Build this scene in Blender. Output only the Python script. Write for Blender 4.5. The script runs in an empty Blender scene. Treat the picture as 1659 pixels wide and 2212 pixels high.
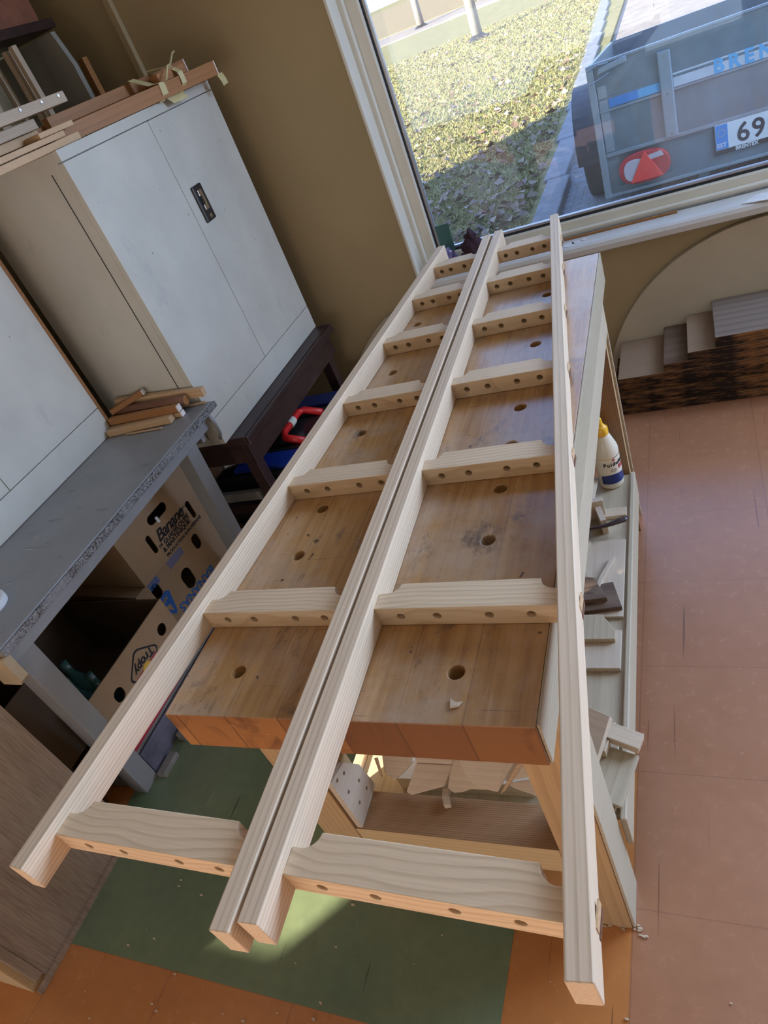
import bpy, bmesh, math, random
from mathutils import Vector, Matrix, Euler
import numpy as np
random.seed(7)
sc = bpy.context.scene
COL = sc.collection
# ------------------------------------------------------------------ camera, world, sun, lights, exposure
RW = ((0.89379145, 0.28669257, -0.3448829),
      (-0.08303572, -0.64991818, -0.75545446),
      (-0.44072884, 0.70385633, -0.55708559))       # world axes as seen by the camera (right, down, forward)
camd = bpy.data.cameras.new('camera'); cam = bpy.data.objects.new('camera', camd); COL.objects.link(cam)
m = Matrix.Identity(4)
for i in range(3):
    m[i][0] = RW[0][i]; m[i][1] = -RW[1][i]; m[i][2] = -RW[2][i]
m[2][3] = 1.6
cam.matrix_world = m
camd.sensor_fit = 'HORIZONTAL'; camd.sensor_width = 36; camd.lens = 1515 / 1659 * 36
camd.clip_start = 0.02; camd.clip_end = 300
sc.camera = cam
sc.view_settings.view_transform = 'Standard'; sc.view_settings.look = 'None'
sc.view_settings.gamma = 1; sc.view_settings.use_curve_mapping = False
sc.view_settings.exposure = 0.0

SUN_EL = math.radians(21)
SUN_DIR = Vector((0.65 * math.cos(SUN_EL), 0.76 * math.cos(SUN_EL), -math.sin(SUN_EL)))
sl = bpy.data.lights.new('sun', 'SUN'); sl.energy = 24.0; sl.angle = math.radians(0.6); sl.color = (1, .86, .68)
so = bpy.data.objects.new('sun', sl); COL.objects.link(so)
so.rotation_euler = SUN_DIR.to_track_quat('-Z', 'Y').to_euler()

w = bpy.data.worlds.new('sky'); sc.world = w; w.use_nodes = True
nt = w.node_tree; nt.nodes.clear()
bgn = nt.nodes.new('ShaderNodeBackground'); wo = nt.nodes.new('ShaderNodeOutputWorld')
tcw = nt.nodes.new('ShaderNodeTexCoord'); sx = nt.nodes.new('ShaderNodeSeparateXYZ'); rpw = nt.nodes.new('ShaderNodeValToRGB')
nt.links.new(tcw.outputs['Generated'], sx.inputs[0]); nt.links.new(sx.outputs['Z'], rpw.inputs[0])
e = rpw.color_ramp.elements
e[0].position = 0.0; e[0].color = (.62, .72, .86, 1)
e[1].position = 0.6; e[1].color = (.26, .41, .85, 1)
nt.links.new(rpw.outputs[0], bgn.inputs[0]); nt.links.new(bgn.outputs[0], wo.inputs[0])
bgn.inputs[1].default_value = 3.6

def area(name, loc, direction, sx_, sy_, power, color, portal=False):
    l = bpy.data.lights.new(name, 'AREA'); l.shape = 'RECTANGLE'; l.size = sx_; l.size_y = sy_
    l.energy = power; l.color = color
    o = bpy.data.objects.new(name, l); COL.objects.link(o); o.location = loc
    o.rotation_euler = Vector(direction).to_track_quat('-Z', 'Y').to_euler()
    if portal: l.cycles.is_portal = True
    return o
area('window_portal', (1.2, 3.04, 1.75), (0, -1, 0), 4.4, 2.1, 1, (1, 1, 1), True)
area('front_window_fill', (2.0, 2.90, 1.7), (-.45, -1, -.30), 2.4, 1.6, 275, (.52, .68, 1))  # added lamp inside the glass, boosting the window's cool daylight
area('rear_warm_fill', (-1.4, -2.4, 1.1), (.15, 1, -.05), 2.6, 1.2, 16, (1, .63, .27))  # added unseen lamp warming the sides that face the camera, not a window
area('overhead_fill', (0.6, -0.6, 2.74), (0, 0, -1), 2.4, 1.0, 2, (1, .9, .78))  # added overhead fill, out of view

# ------------------------------------------------------------------ helpers
def tag(o, label=None, cat=None, group=None, kind=None):
    if label: o['label'] = label
    if cat: o['category'] = cat
    if group: o['group'] = group
    if kind: o['kind'] = kind
    return o
def thing(name, label, cat, loc=(0, 0, 0), rot=(0, 0, 0), group=None):
    o = bpy.data.objects.new(name, None); COL.objects.link(o); o.empty_display_size = .05
    o.location = loc; o.rotation_euler = rot
    o['mw'] = 0
    del o['mw']
    return tag(o, label, cat, group)
def wmat(o):
    M = Matrix.Identity(4)
    while o is not None:
        M = Matrix.LocRotScale(o.location, o.rotation_euler, o.scale) @ M
        o = o.parent
    return M
def obj(name, bm, mat, parent=None, world=True, bevel=0, smooth=False, base=None, seg=2):
    """one mesh object; verts given in world space unless world=False (then local to the parent)"""
    if parent is not None and world:
        bm.transform(wmat(parent).inverted())
    if parent is None and base is not None:
        bm.transform(Matrix.Translation(-Vector(base)))
    me = bpy.data.meshes.new(name)
    bmesh.ops.recalc_face_normals(bm, faces=bm.faces)
    bm.to_mesh(me); bm.free()
    o = bpy.data.objects.new(name, me); COL.objects.link(o)
    if parent is not None: o.parent = parent
    elif base is not None: o.location = base
    if mat: me.materials.append(mat)
    if smooth:
        for p in me.polygons: p.use_smooth = True
    if bevel:
        b = o.modifiers.new('bevel', 'BEVEL'); b.width = bevel; b.segments = seg; b.limit_method = 'ANGLE'; b.angle_limit = math.radians(35)
    return o
def B(): return bmesh.new()
def box(bm, x0, x1, y0, y1, z0, z1):
    vs = [bm.verts.new((x, y, z)) for x in (x0, x1) for y in (y0, y1) for z in (z0, z1)]
    for f in ((0,1,3,2),(4,6,7,5),(0,4,5,1),(2,3,7,6),(0,2,6,4),(1,5,7,3)):
        bm.faces.new([vs[i] for i in f])
    return bm
def bx(*a): return box(B(), *a)
def hexa(bm, p):
    """8 points: bottom 4 ccw, top 4 ccw"""
    vs = [bm.verts.new(q) for q in p]
    for f in ((3,2,1,0),(4,5,6,7),(0,1,5,4),(1,2,6,5),(2,3,7,6),(3,0,4,7)):
        bm.faces.new([vs[i] for i in f])
    return bm
def prism(bm, pts, z0, z1, M=None):
    n = len(pts)
    a = [bm.verts.new((p[0], p[1], z0)) for p in pts]; b = [bm.verts.new((p[0], p[1], z1)) for p in pts]
    bm.faces.new(a[::-1]); bm.faces.new(b)
    for i in range(n): bm.faces.new((a[i], a[(i+1) % n], b[(i+1) % n], b[i]))
    if M is not None: bmesh.ops.transform(bm, matrix=M, verts=a + b)
    return bm
def frame_mat(o, right, up):
    r = Vector(right).normalized(); u = Vector(up).normalized(); n = r.cross(u)
    M = Matrix.Identity(4)
    for i in range(3): M[i][0] = r[i]; M[i][1] = u[i]; M[i][2] = n[i]; M[i][3] = o[i]
    return M
def cyl(bm, p0, p1, r, seg=24, r2=None):
    p0 = Vector(p0); p1 = Vector(p1); d = (p1 - p0)
    q = d.to_track_quat('Z', 'Y').to_matrix().to_4x4()
    r2 = r if r2 is None else r2
    bmesh.ops.create_cone(bm, cap_ends=True, segments=seg, radius1=r, radius2=r2, depth=d.length,
                          matrix=Matrix.Translation((p0 + p1) / 2) @ q)
    return bm
def lathe(bm, prof, c, seg=40):
    rings = []
    for r, z in prof:
        rings.append([bm.verts.new((c[0] + r * math.cos(2*math.pi*k/seg), c[1] + r * math.sin(2*math.pi*k/seg), c[2] + z)) for k in range(seg)])
    for a, b in zip(rings, rings[1:]):
        for k in range(seg): bm.faces.new((a[k], a[(k+1) % seg], b[(k+1) % seg], b[k]))
    bm.faces.new(rings[0][::-1]); bm.faces.new(rings[-1])
    return bm
def tube(bm, pts, r, seg=10, rads=None):
    pts = [Vector(p) for p in pts]; rings = []
    for i, p in enumerate(pts):
        d = (pts[min(i+1, len(pts)-1)] - pts[max(i-1, 0)]).normalized()
        q = d.to_track_quat('Z', 'Y').to_matrix()
        rr = rads[i] if rads else r
        rings.append([bm.verts.new(p + q @ Vector((rr*math.cos(2*math.pi*k/seg), rr*math.sin(2*math.pi*k/seg), 0))) for k in range(seg)])
    for a, b in zip(rings, rings[1:]):
        for k in range(seg): bm.faces.new((a[k], a[(k+1) % seg], b[(k+1) % seg], b[k]))
    bm.faces.new(rings[0][::-1]); bm.faces.new(rings[-1])
    return bm
def cut(o, cbm):
    """boolean difference with a cutter bmesh in o's local space, applied at once"""
    me = bpy.data.meshes.new('c'); bmesh.ops.recalc_face_normals(cbm, faces=cbm.faces); cbm.to_mesh(me); cbm.free()
    c = bpy.data.objects.new('c', me); COL.objects.link(c)
    c.matrix_world = wmat(o)
    md = o.modifiers.new('b', 'BOOLEAN'); md.operation = 'DIFFERENCE'; md.object = c; md.solver = 'EXACT'
    dg = bpy.context.evaluated_depsgraph_get(); dg.update()
    ev = o.evaluated_get(dg); nm = bpy.data.meshes.new_from_object(ev)
    o.modifiers.remove(md); old = o.data; o.data = nm; nm.name = o.name
    bpy.data.objects.remove(c); bpy.data.meshes.remove(me)
    return o
def text(name, s, size, M, mat, parent, ext=.0004, shear=0, bold=0, space=1.0, align='LEFT'):
    cu = bpy.data.curves.new('t', 'FONT'); cu.body = s; cu.size = size; cu.extrude = ext; cu.shear = shear
    cu.offset = bold; cu.space_character = space; cu.align_x = align; cu.resolution_u = 3
    t = bpy.data.objects.new('t', cu); COL.objects.link(t)
    dg = bpy.context.evaluated_depsgraph_get(); dg.update()
    me = bpy.data.meshes.new_from_object(t.evaluated_get(dg))
    bpy.data.objects.remove(t); bpy.data.curves.remove(cu)
    me.transform(wmat(parent).inverted() @ M)
    me.materials.clear(); me.materials.append(mat)
    o = bpy.data.objects.new(name, me); COL.objects.link(o); o.parent = parent
    return o

# ------------------------------------------------------------------ materials
class N:
    def __init__(s, name, rough=.6, spec=.4, metal=0):
        s.m = bpy.data.materials.new(name); s.m.use_nodes = True; s.t = s.m.node_tree
        s.b = s.t.nodes['Principled BSDF']; s.b.inputs['Roughness'].default_value = rough
        s.b.inputs['Specular IOR Level'].default_value = spec; s.b.inputs['Metallic'].default_value = metal
    def n(s, t, **k):
        nd = s.t.nodes.new('ShaderNode' + t)
        for a, v in k.items():
            if a in nd.inputs.keys(): nd.inputs[a].default_value = v
            else: setattr(nd, a, v)
        return nd
    def l(s, a, b): s.t.links.new(a, b)
    def coord(s, scale=(1, 1, 1), loc=(0, 0, 0), rot=(0, 0, 0), src='Object'):
        tc = s.n('TexCoord'); mp = s.n('Mapping'); mp.inputs['Scale'].default_value = scale
        mp.inputs['Location'].default_value = loc; mp.inputs['Rotation'].default_value = rot
        s.l(tc.outputs[src], mp.inputs[0]); return mp.outputs[0]
    def noise(s, v, scale, detail=4, rough=.6, dist=0):
        n = s.n('TexNoise'); n.inputs['Scale'].default_value = scale; n.inputs['Detail'].default_value = detail
        n.inputs['Roughness'].default_value = rough; n.inputs['Distortion'].default_value = dist; s.l(v, n.inputs['Vector']); return n.outputs['Fac']
    def ramp(s, f, stops):
        r = s.n('ValToRGB'); el = r.color_ramp.elements
        while len(el) < len(stops): el.new(.5)
        for e_, (p, c) in zip(el, stops):
            e_.position = p; e_.color = (*c, 1) if len(c) == 3 else c
        s.l(f, r.inputs[0]); return r.outputs[0]
    def mix(s, f, a, b, mode='MIX'):
        x = s.n('Mix', data_type='RGBA', blend_type=mode)
        for inp, v in ((x.inputs[0], f), (x.inputs[6], a), (x.inputs[7], b)):
            if hasattr(v, 'links'): s.l(v, inp)
            elif isinstance(v, (int, float)): inp.default_value = v
            else: inp.default_value = (*v, 1)
        return x.outputs[2]
    def bump(s, h, strength=.2, dist=.002):
        b = s.n('Bump'); b.inputs['Strength'].default_value = strength; b.inputs['Distance'].default_value = dist
        s.l(h, b.inputs['Height']); s.l(b.outputs[0], s.b.inputs['Normal'])
    def col(s, c): s.l(c, s.b.inputs['Base Color']); return s.m
def plain(name, c, rough=.6, spec=.4, metal=0, var=.12, scale=8, bump=0):
    k = N(name, rough, spec, metal); v = k.coord()
    f = k.noise(v, scale, 5)
    o = k.ramp(f, [(.3, tuple(x*(1-var) for x in c)), (.7, tuple(min(1, x*(1+var)) for x in c))])
    if bump: k.bump(k.noise(v, scale*12, 3), bump)
    return k.col(o)
def wood(name, light, dark, axis='Y', ring=70, contrast=.75, rough=.55, off=(.13, .21, .17), distort=2.5, fib=.35, spec=.35, rs=0.0, lg=.14):
    """solid wood: growth rings about an offset centre line, long grain along axis"""
    k = N(name, rough, spec)
    i = 'XYZ'.index(axis); s = [1, 1, 1]; s[i] = lg
    v = k.coord(tuple(s), off)
    oi = k.n('ObjectInfo'); ad = k.n('VectorMath', operation='ADD'); sc_ = k.n('VectorMath', operation='SCALE')
    cb = k.n('CombineXYZ'); 
    for q in range(3): k.l(oi.outputs['Random'], cb.inputs[q])
    k.l(cb.outputs[0], sc_.inputs[0]); sc_.inputs['Scale'].default_value = .09 + rs
    k.l(v, ad.inputs[0]); k.l(sc_.outputs[0], ad.inputs[1]); v = ad.outputs[0]
    wv = k.n('TexWave', wave_type='RINGS', rings_direction=axis, wave_profile='SAW')
    wv.inputs['Scale'].default_value = ring; wv.inputs['Distortion'].default_value = distort
    wv.inputs['Detail'].default_value = 2; wv.inputs['Detail Scale'].default_value = .12; k.l(v, wv.inputs['Vector'])
    g = k.ramp(wv.outputs['Fac'], [(.0, light), (.55, tuple(l*.8+d*.2 for l, d in zip(light, dark))), (.88, dark), (1., tuple(l*.6+d*.4 for l, d in zip(light, dark)))])
    base = k.mix(contrast, light, g)
    s2 = [220, 220, 220]; s2[i] = 6
    v2 = k.coord(tuple(s2)); f = k.noise(v2, 1, 3)
    base = k.mix(fib, base, k.ramp(f, [(.25, tuple(x*.62 for x in light)), (.65, light)]), 'MIX')
    big = k.noise(k.coord(tuple([.6 if q == i else 5 for q in range(3)])), 1, 2)
    base = k.mix(.35, base, k.mix(1., base, k.ramp(big, [(.3, (.8, .78, .74)), (.7, (1, 1, 1))]), 'MULTIPLY'))
    k.bump(f, .12, .0006)
    return k.col(base)

ASH_L = (.78, .62, .44); ASH_D = (.50, .35, .21)
M_ash_y = wood('ash_long', ASH_L, ASH_D, 'Y', ring=62, contrast=.8, distort=3.0)
M_ash_x = wood('ash_cross', (.76, .59, .39), (.50, .34, .19), 'X', ring=36, contrast=.75, distort=16, off=(.0, .02, .06), lg=.9)
M_pine_y = wood('pine_long', (.62, .50, .32), (.42, .28, .14), 'Y', ring=28, contrast=.5, distort=4)
M_pine_x = wood('pine_cross', (.62, .46, .25), (.42, .26, .11), 'X', ring=28, contrast=.5, distort=4)
M_pine_z = wood('pine_upright', (.52, .35, .18), (.34, .20, .09), 'Z', ring=34, contrast=.6, distort=4)
M_birch = wood('pale_offcut', (.62, .50, .36), (.46, .34, .22), 'X', ring=20, contrast=.35, distort=5)
M_birch_y = wood('pale_offcut_long', (.60, .50, .38), (.46, .36, .25), 'Y', ring=20, contrast=.35, distort=5)
M_lvl = wood('ribbed_brown', (.40, .24, .12), (.16, .075, .03), 'X', ring=75, contrast=.95, distort=1.0, off=(0, 1.9, 0))
M_lvl_z = wood('ribbed_brown_upright', (.30, .16, .07), (.10, .045, .02), 'Z', ring=60, contrast=.95, distort=.6, off=(1.9, 0, 0))
M_edge = wood('edge_board_wood', (.52, .44, .31), (.33, .25, .16), 'Y', ring=26, contrast=.45, distort=5, rough=.5)
M_edged = wood('weathered_side_wood', (.42, .36, .25), (.24, .19, .12), 'Y', ring=26, contrast=.55, distort=5, rough=.5)
M_reddish = wood('varnished_lath', (.38, .175, .06), (.22, .09, .03), 'Y', ring=24, contrast=.5, distort=4, rough=.5)
M_sticks = wood('raw_stick', (.62, .42, .24), (.40, .24, .12), 'X', ring=40, contrast=.5, distort=4)
M_reddishx = wood('varnished_bar_wood', (.38, .175, .06), (.22, .09, .03), 'X', ring=24, contrast=.5, distort=4, rough=.5)
M_bark = wood('dark_stick', (.20, .09, .05), (.08, .035, .02), 'X', ring=30, contrast=.8, distort=8)
M_white_end = plain('white_end', (.78, .72, .66), .7)

def bench_top_mat():
    k = N('worn_maple', .27, .95)
    v = k.coord((1, .16, 1)); sp = k.n('SeparateXYZ'); tc = k.n('TexCoord'); k.l(tc.outputs['Object'], sp.inputs[0])
    mu = k.n('Math', operation='MULTIPLY'); k.l(sp.outputs['X'], mu.inputs[0]); mu.inputs[1].default_value = 10.4
    fl = k.n('Math', operation='FLOOR'); k.l(mu.outputs[0], fl.inputs[0])
    wn = k.n('TexWhiteNoise', noise_dimensions='1D'); k.l(fl.outputs[0], wn.inputs['W'])
    stave = k.ramp(wn.outputs['Value'], [(0, (.33, .155, .045)), (.5, (.43, .22, .07)), (1, (.50, .28, .10))])
    f = k.noise(k.coord((60, 4, 60)), 1, 4)
    c = k.mix(.5, stave, k.ramp(f, [(.3, (.20, .09, .028)), (.62, (.52, .30, .11))]))
    # stave joints
    fr = k.n('Math', operation='FRACT'); k.l(mu.outputs[0], fr.inputs[0])
    j = k.ramp(fr.outputs[0], [(0, (.8, .8, .8)), (.010, (0, 0, 0)), (.990, (0, 0, 0)), (1., (.8, .8, .8))])
    c = k.mix(j, c, (.10, .05, .03))
    # worn, grey, dirty areas and dark blots
    n1 = k.noise(k.coord((1, 1, 1), (3.1, 1.2, 0)), 5.5, 6, .65)
    c = k.mix(k.ramp(n1, [(.45, (0, 0, 0)), (.68, (.75, .75, .75))]), c, (.44, .33, .235))
    n2 = k.noise(k.coord((1.6, .8, 1), (0.3, 5.2, 0)), 9, 9, .78, .15)
    c = k.mix(k.ramp(n2, [(.56, (0, 0, 0)), (.64, (.55, .55, .55)), (.72, (.9, .9, .9))]), c, (.10, .075, .06))
    n6 = k.noise(k.coord((1, .7, 1), (2.3, 1.2, 0)), 38, 2, .5)
    c = k.mix(k.ramp(n6, [(.72, (0, 0, 0)), (.74, (.85, .85, .85))]), c, (.05, .028, .02))
    # scratches
    n3 = k.noise(k.coord((160, 5, 10), (0, 0, 0), (0, 0, .5)), 1, 2, .5)
    c = k.mix(k.ramp(n3, [(.73, (0, 0, 0)), (.76, (.6, .6, .6))]), c, (.66, .50, .33))
    n4 = k.noise(k.coord((7, 170, 10), (0, 0, 0), (0, 0, .35)), 1, 2, .5)
    c = k.mix(k.ramp(n4, [(.72, (0, 0, 0)), (.74, (.6, .6, .6))]), c, (.10, .06, .05))
    k.bump(f, .1, .0006)
    return k.col(c)
M_bench = bench_top_mat()
def bench_end_mat():
    k = N('end_grain_cherry', .4, .5)
    tc = k.n('TexCoord'); sp = k.n('SeparateXYZ'); k.l(tc.outputs['Object'], sp.inputs[0])
    mu = k.n('Math', operation='MULTIPLY'); k.l(sp.outputs['X'], mu.inputs[0]); mu.inputs[1].default_value = 10.4
    fl = k.n('Math', operation='FLOOR'); k.l(mu.outputs[0], fl.inputs[0])
    wn = k.n('TexWhiteNoise', noise_dimensions='1D'); k.l(fl.outputs[0], wn.inputs['W'])
    st = k.ramp(wn.outputs['Value'], [(0, (.15, .055, .018)), (.5, (.33, .14, .042)), (1, (.50, .25, .09))])
    fr = k.n('Math', operation='FRACT'); k.l(mu.outputs[0], fr.inputs[0])
    st = k.mix(k.ramp(fr.outputs[0], [(0, (.9, .9, .9)), (.025, (0, 0, 0)), (.985, (0, 0, 0)), (1., (.9, .9, .9))]), st, (.05, .02, .01))
    n = k.noise(k.coord((14, 14, 10)), 1, 4, .6, 1)
    c = k.mix(k.ramp(n, [(.52, (0, 0, 0)), (.66, (.7, .7, .7))]), st, (.11, .04, .018))
    n3 = k.noise(k.coord((22, 8, 260), (0, 0, 0), (0, .35, 0)), 1, 1, .5)
    c = k.mix(k.ramp(n3, [(.74, (0, 0, 0)), (.77, (.8, .8, .8))]), c, (.70, .48, .22))
    return k.col(c)
M_bend = bench_end_mat()

def floor_mat():
    k = N('lino_tiles', .3, 1.0)
    tc = k.n('TexCoord'); sp = k.n('SeparateXYZ'); k.l(tc.outputs['Object'], sp.inputs[0])
    n = k.noise(k.coord(), 2.2, 6, .6); n2 = k.noise(k.coord(), 28, 5, .65)
    c = k.ramp(n, [(.3, (.345, .155, .075)), (.7, (.405, .192, .10))])
    # more orange tiles nearest the bench end, pink tiles to the right
    f1 = k.n('Math', operation='LESS_THAN'); k.l(sp.outputs['X'], f1.inputs[0]); f1.inputs[1].default_value = -.246
    f2 = k.n('Math', operation='LESS_THAN'); k.l(sp.outputs['Y'], f2.inputs[0]); f2.inputs[1].default_value = .945
    f3 = k.n('Math', operation='MULTIPLY'); k.l(f1.outputs[0], f3.inputs[0]); k.l(f2.outputs[0], f3.inputs[1]); f1 = f3
    c = k.mix(f1.outputs[0], c, k.ramp(n, [(.3, (.44, .165, .045)), (.7, (.51, .21, .062))]))
    c = k.mix(.35, c, k.mix(1., c, k.ramp(n2, [(.3, (.78, .76, .76)), (.7, (1.1, 1.1, 1.1))]), 'MULTIPLY'))
    # seams
    def seam(ch, off, per, wd):
        a = k.n('Math', operation='SUBTRACT'); k.l(sp.outputs[ch], a.inputs[0]); a.inputs[1].default_value = off
        b = k.n('Math', operation='PINGPONG'); k.l(a.outputs[0], b.inputs[0]); b.inputs[1].default_value = per / 2
        d = k.n('Math', operation='LESS_THAN'); k.l(b.outputs[0], d.inputs[0]); d.inputs[1].default_value = wd
        return d.outputs[0]
    s1 = seam('Y', .325, .31, .0012); s2 = seam('X', -.246, .349, .0018)
    mx = k.n('Math', operation='MAXIMUM'); k.l(s1, mx.inputs[0]); k.l(s2, mx.inputs[1])
    ml = k.n('Math', operation='MULTIPLY'); k.l(mx.outputs[0], ml.inputs[0]); ml.inputs[1].default_value = .32
    c = k.mix(ml.outputs[0], c, (.10, .045, .035))
    n5 = k.noise(k.coord((95, 2.2, 1), (5, 2, 0), (0, 0, .05)), 1, 1, .5)
    c = k.mix(k.ramp(n5, [(.735, (0, 0, 0)), (.76, (.7, .7, .7))]), c, (.13, .055, .03))
    n4 = k.noise(k.coord(), 16, 3, .5)
    c = k.mix(k.ramp(n4, [(.80, (0, 0, 0)), (.82, (.6, .6, .6))]), c, (.06, .04, .06))
    r = k.ramp(n2, [(.3, (.25, .25, .25)), (.7, (.28, .28, .28))]); k.l(r, k.b.inputs['Roughness'])
    return k.col(c)
M_floor = floor_mat()
def green_mat():
    k = N('green_lino', .38, .7)
    n = k.noise(k.coord(), 3, 6, .6); n2 = k.noise(k.coord(), 30, 5, .65)
    c = k.ramp(n, [(.3, (.12, .175, .10)), (.7, (.17, .22, .12))])
    c = k.mix(.4, c, k.mix(1., c, k.ramp(n2, [(.3, (.7, .7, .7)), (.7, (1.2, 1.2, 1.2))]), 'MULTIPLY'))
    n3 = k.noise(k.coord((75, 4, 1), (0, 0, 0), (0, 0, .06)), 1, 2, .5)
    c = k.mix(k.ramp(n3, [(.725, (0, 0, 0)), (.75, (.6, .6, .6))]), c, (.30, .36, .27))
    n5 = k.noise(k.coord((60, 3, 1), (4, 1, 0), (0, 0, -.05)), 1, 2, .5)
    c = k.mix(k.ramp(n5, [(.72, (0, 0, 0)), (.75, (.8, .8, .8))]), c, (.012, .025, .02))
    k.bump(n2, .05, .001)
    return k.col(c)
M_green = green_mat()
M_wall = plain('ochre_wall_paint', (.40, .315, .175), .75, .25, var=.04, scale=3, bump=.05)
M_ceiling = plain('painted_ceiling', (.42, .40, .35), .8, .2)
M_white = plain('cream_window_paint', (.70, .68, .58), .35, .45, var=.03)
M_sill = plain('painted_sill', (.60, .60, .57), .35, .45, var=.05, scale=10)
M_rubber = plain('black_rubber', (.015, .017, .02), .5)
M_alu = plain('grey_spacer', (.35, .36, .38), .35, .5, .6)
def cab_mat():
    k = N('grey_enamel', .42, .45)
    n = k.noise(k.coord((2, 2, 1.5)), 2.4, 6, .6); f = k.noise(k.coord((1, 1, 1)), 420, 2)
    c = k.ramp(n, [(.3, (.49, .48, .415)), (.7, (.58, .565, .49))])
    n2 = k.noise(k.coord((1, 1, .5), (2, 1, 4)), 7, 6, .7)
    c = k.mix(k.ramp(n2, [(.62, (0, 0, 0)), (.78, (.45, .45, .45))]), c, (.27, .28, .30))
    n3 = k.noise(k.coord(), 55, 2, .5)
    c = k.mix(k.ramp(n3, [(.75, (0, 0, 0)), (.78, (.7, .7, .7))]), c, (.18, .16, .14))
    k.bump(f, .04, .0005)
    return k.col(c)
M_cab = cab_mat()
M_black = plain('black_plastic', (.018, .018, .02), .35, .5)
M_chrome = plain('chrome', (.7, .7, .72), .2, .5, 1)
def desk_mat():
    k = N('grey_painted_top', .42, .45)
    n = k.noise(k.coord(), 4, 6, .65)
    c = k.ramp(n, [(.3, (.20, .205, .20)), (.7, (.27, .275, .27))])
    n2 = k.noise(k.coord((4, 14, 4), (1, 0, 0), (0, 0, .3)), 2.2, 3, .6)
    c = k.mix(k.ramp(n2, [(.64, (0, 0, 0)), (.70, (.6, .6, .6))]), c, (.12, .125, .13))
    n3 = k.noise(k.coord((8, 60, 8), (0, 0, 0), (0, 0, -.4)), 1, 2, .5)
    c = k.mix(k.ramp(n3, [(.74, (0, 0, 0)), (.77, (.7, .7, .7))]), c, (.55, .54, .48))
    return k.col(c)
M_desk = desk_mat()
def chip_mat():
    k = N('chipboard_edge', .7, .2)
    n = k.noise(k.coord((1, 1, 1)), 210, 3, .6); n2 = k.noise(k.coord(), 9, 3)
    c = k.ramp(n, [(.42, (.055, .05, .045)), (.56, (.24, .24, .235))])
    c = k.mix(k.ramp(n2, [(.4, (0, 0, 0)), (.6, (.6, .6, .6))]), c, (.25, .255, .26))
    k.bump(n, .5, .002)
    return k.col(c)
M_chip = chip_mat()
M_deskpaint = plain('grey_leg_paint', (.26, .27, .275), .4, .45, var=.12, scale=6)
M_beige = plain('raw_bracket', (.42, .34, .22), .7)
def dark_mat():
    k = N('dark_varnish', .38, .5)
    n = k.noise(k.coord((3, 1, 3)), 9, 5, .65)
    c = k.ramp(n, [(.3, (.022, .012, .012)), (.6, (.045, .022, .02)), (.8, (.09, .06, .055))])
    n3 = k.noise(k.coord(), 60, 3, .6)
    c = k.mix(k.ramp(n3, [(.74, (0, 0, 0)), (.77, (.7, .7, .7))]), c, (.35, .25, .18))
    return k.col(c)
M_dark = dark_mat()
def card_mat(name='brown_cardboard', c0=(.37, .255, .155)):
    k = N(name, .75, .2)
    n = k.noise(k.coord(), 5, 5); n2 = k.noise(k.coord((1, 1, 1)), 260, 3)
    c = k.ramp(n, [(.3, tuple(x*.88 for x in c0)), (.7, tuple(x*1.1 for x in c0))])
    c = k.mix(.25, c, k.ramp(n2, [(.35, tuple(x*.6 for x in c0)), (.65, tuple(x*1.3 for x in c0))]))
    return k.col(c)
M_card = card_mat()
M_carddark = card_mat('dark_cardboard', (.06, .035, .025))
M_cardin = card_mat('shadowy_cardboard', (.11, .07, .042))  # darker insides of open boxes: shade put into the cardboard colour
M_ink = plain('black_ink', (.02, .02, .03), .6, var=.02)
M_blueink = plain('blue_ink', (.03, .13, .46), .6, var=.05)
M_redink = plain('red_ink', (.42, .03, .05), .6, var=.05)
M_yellow = plain('yellow_ink', (.75, .47, .06), .6, var=.05)
M_glassg = plain('green_glass', (.05, .12, .10), .12, .6)
def lam_mat():
    k = N('brown_laminate', .45, .4)
    v = k.coord((1, 5, .5), (0, .3, .1)); n = k.noise(v, 5, 5, .6, 1.2)
    c = k.ramp(n, [(.25, (.20, .14, .10)), (.5, (.29, .215, .155)), (.75, (.36, .275, .20))])
    f = k.noise(k.coord((40, 260, 12)), 1, 3)
    c = k.mix(.4, c, k.ramp(f, [(.35, (.15, .10, .07)), (.6, (.36, .28, .2))]))
    return k.col(c)
M_lam = lam_mat()
M_plate = plain('grey_panel', (.26, .25, .21), .6, var=.06)
M_redbox = plain('red_brown_board', (.22, .085, .045), .6, var=.3, scale=9)
M_lathw = wood('pale_lath', (.52, .42, .30), (.40, .30, .19), 'Z', ring=20, contrast=.3, distort=4)
M_ply = wood('ply_edge', (.50, .40, .29), (.32, .23, .14), 'Y', ring=60, contrast=.6, distort=.6, off=(0, 0, 2.2))
M_tape = plain('yellowed_tape', (.55, .48, .24), .5, var=.1, scale=40)
M_cream = plain('cream_panel', (.50, .44, .32), .6, .3, var=.05)
def stack_mat():
    k = N('stained_plank', .6, .35)
    v = k.coord((1.2, 8, 8)); n = k.noise(v, 3, 5, .6)
    c = k.ramp(n, [(.3, (.10, .06, .04)), (.7, (.19, .13, .09))])
    n2 = k.noise(k.coord((6, 25, 40)), 1, 4, .7)
    c = k.mix(k.ramp(n2, [(.58, (0, 0, 0)), (.70, (.8, .8, .8))]), c, (.03, .02, .015))
    return k.col(c)
M_stack = stack_mat()
def stackedge():
    k = N('scorched_edge', .75, .2)
    n = k.noise(k.coord((7, 20, 30)), 1, 5, .7)
    c = k.ramp(n, [(.38, (.28, .14, .055)), (.50, (.13, .065, .03)), (.58, (.02, .014, .012))])
    k.bump(n, .4, .004)
    return k.col(c)
M_stackedge = stackedge()
M_plankpale = wood('pale_plank', (.34, .24, .16), (.21, .13, .08), 'X', ring=22, contrast=.5, distort=5)
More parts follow.
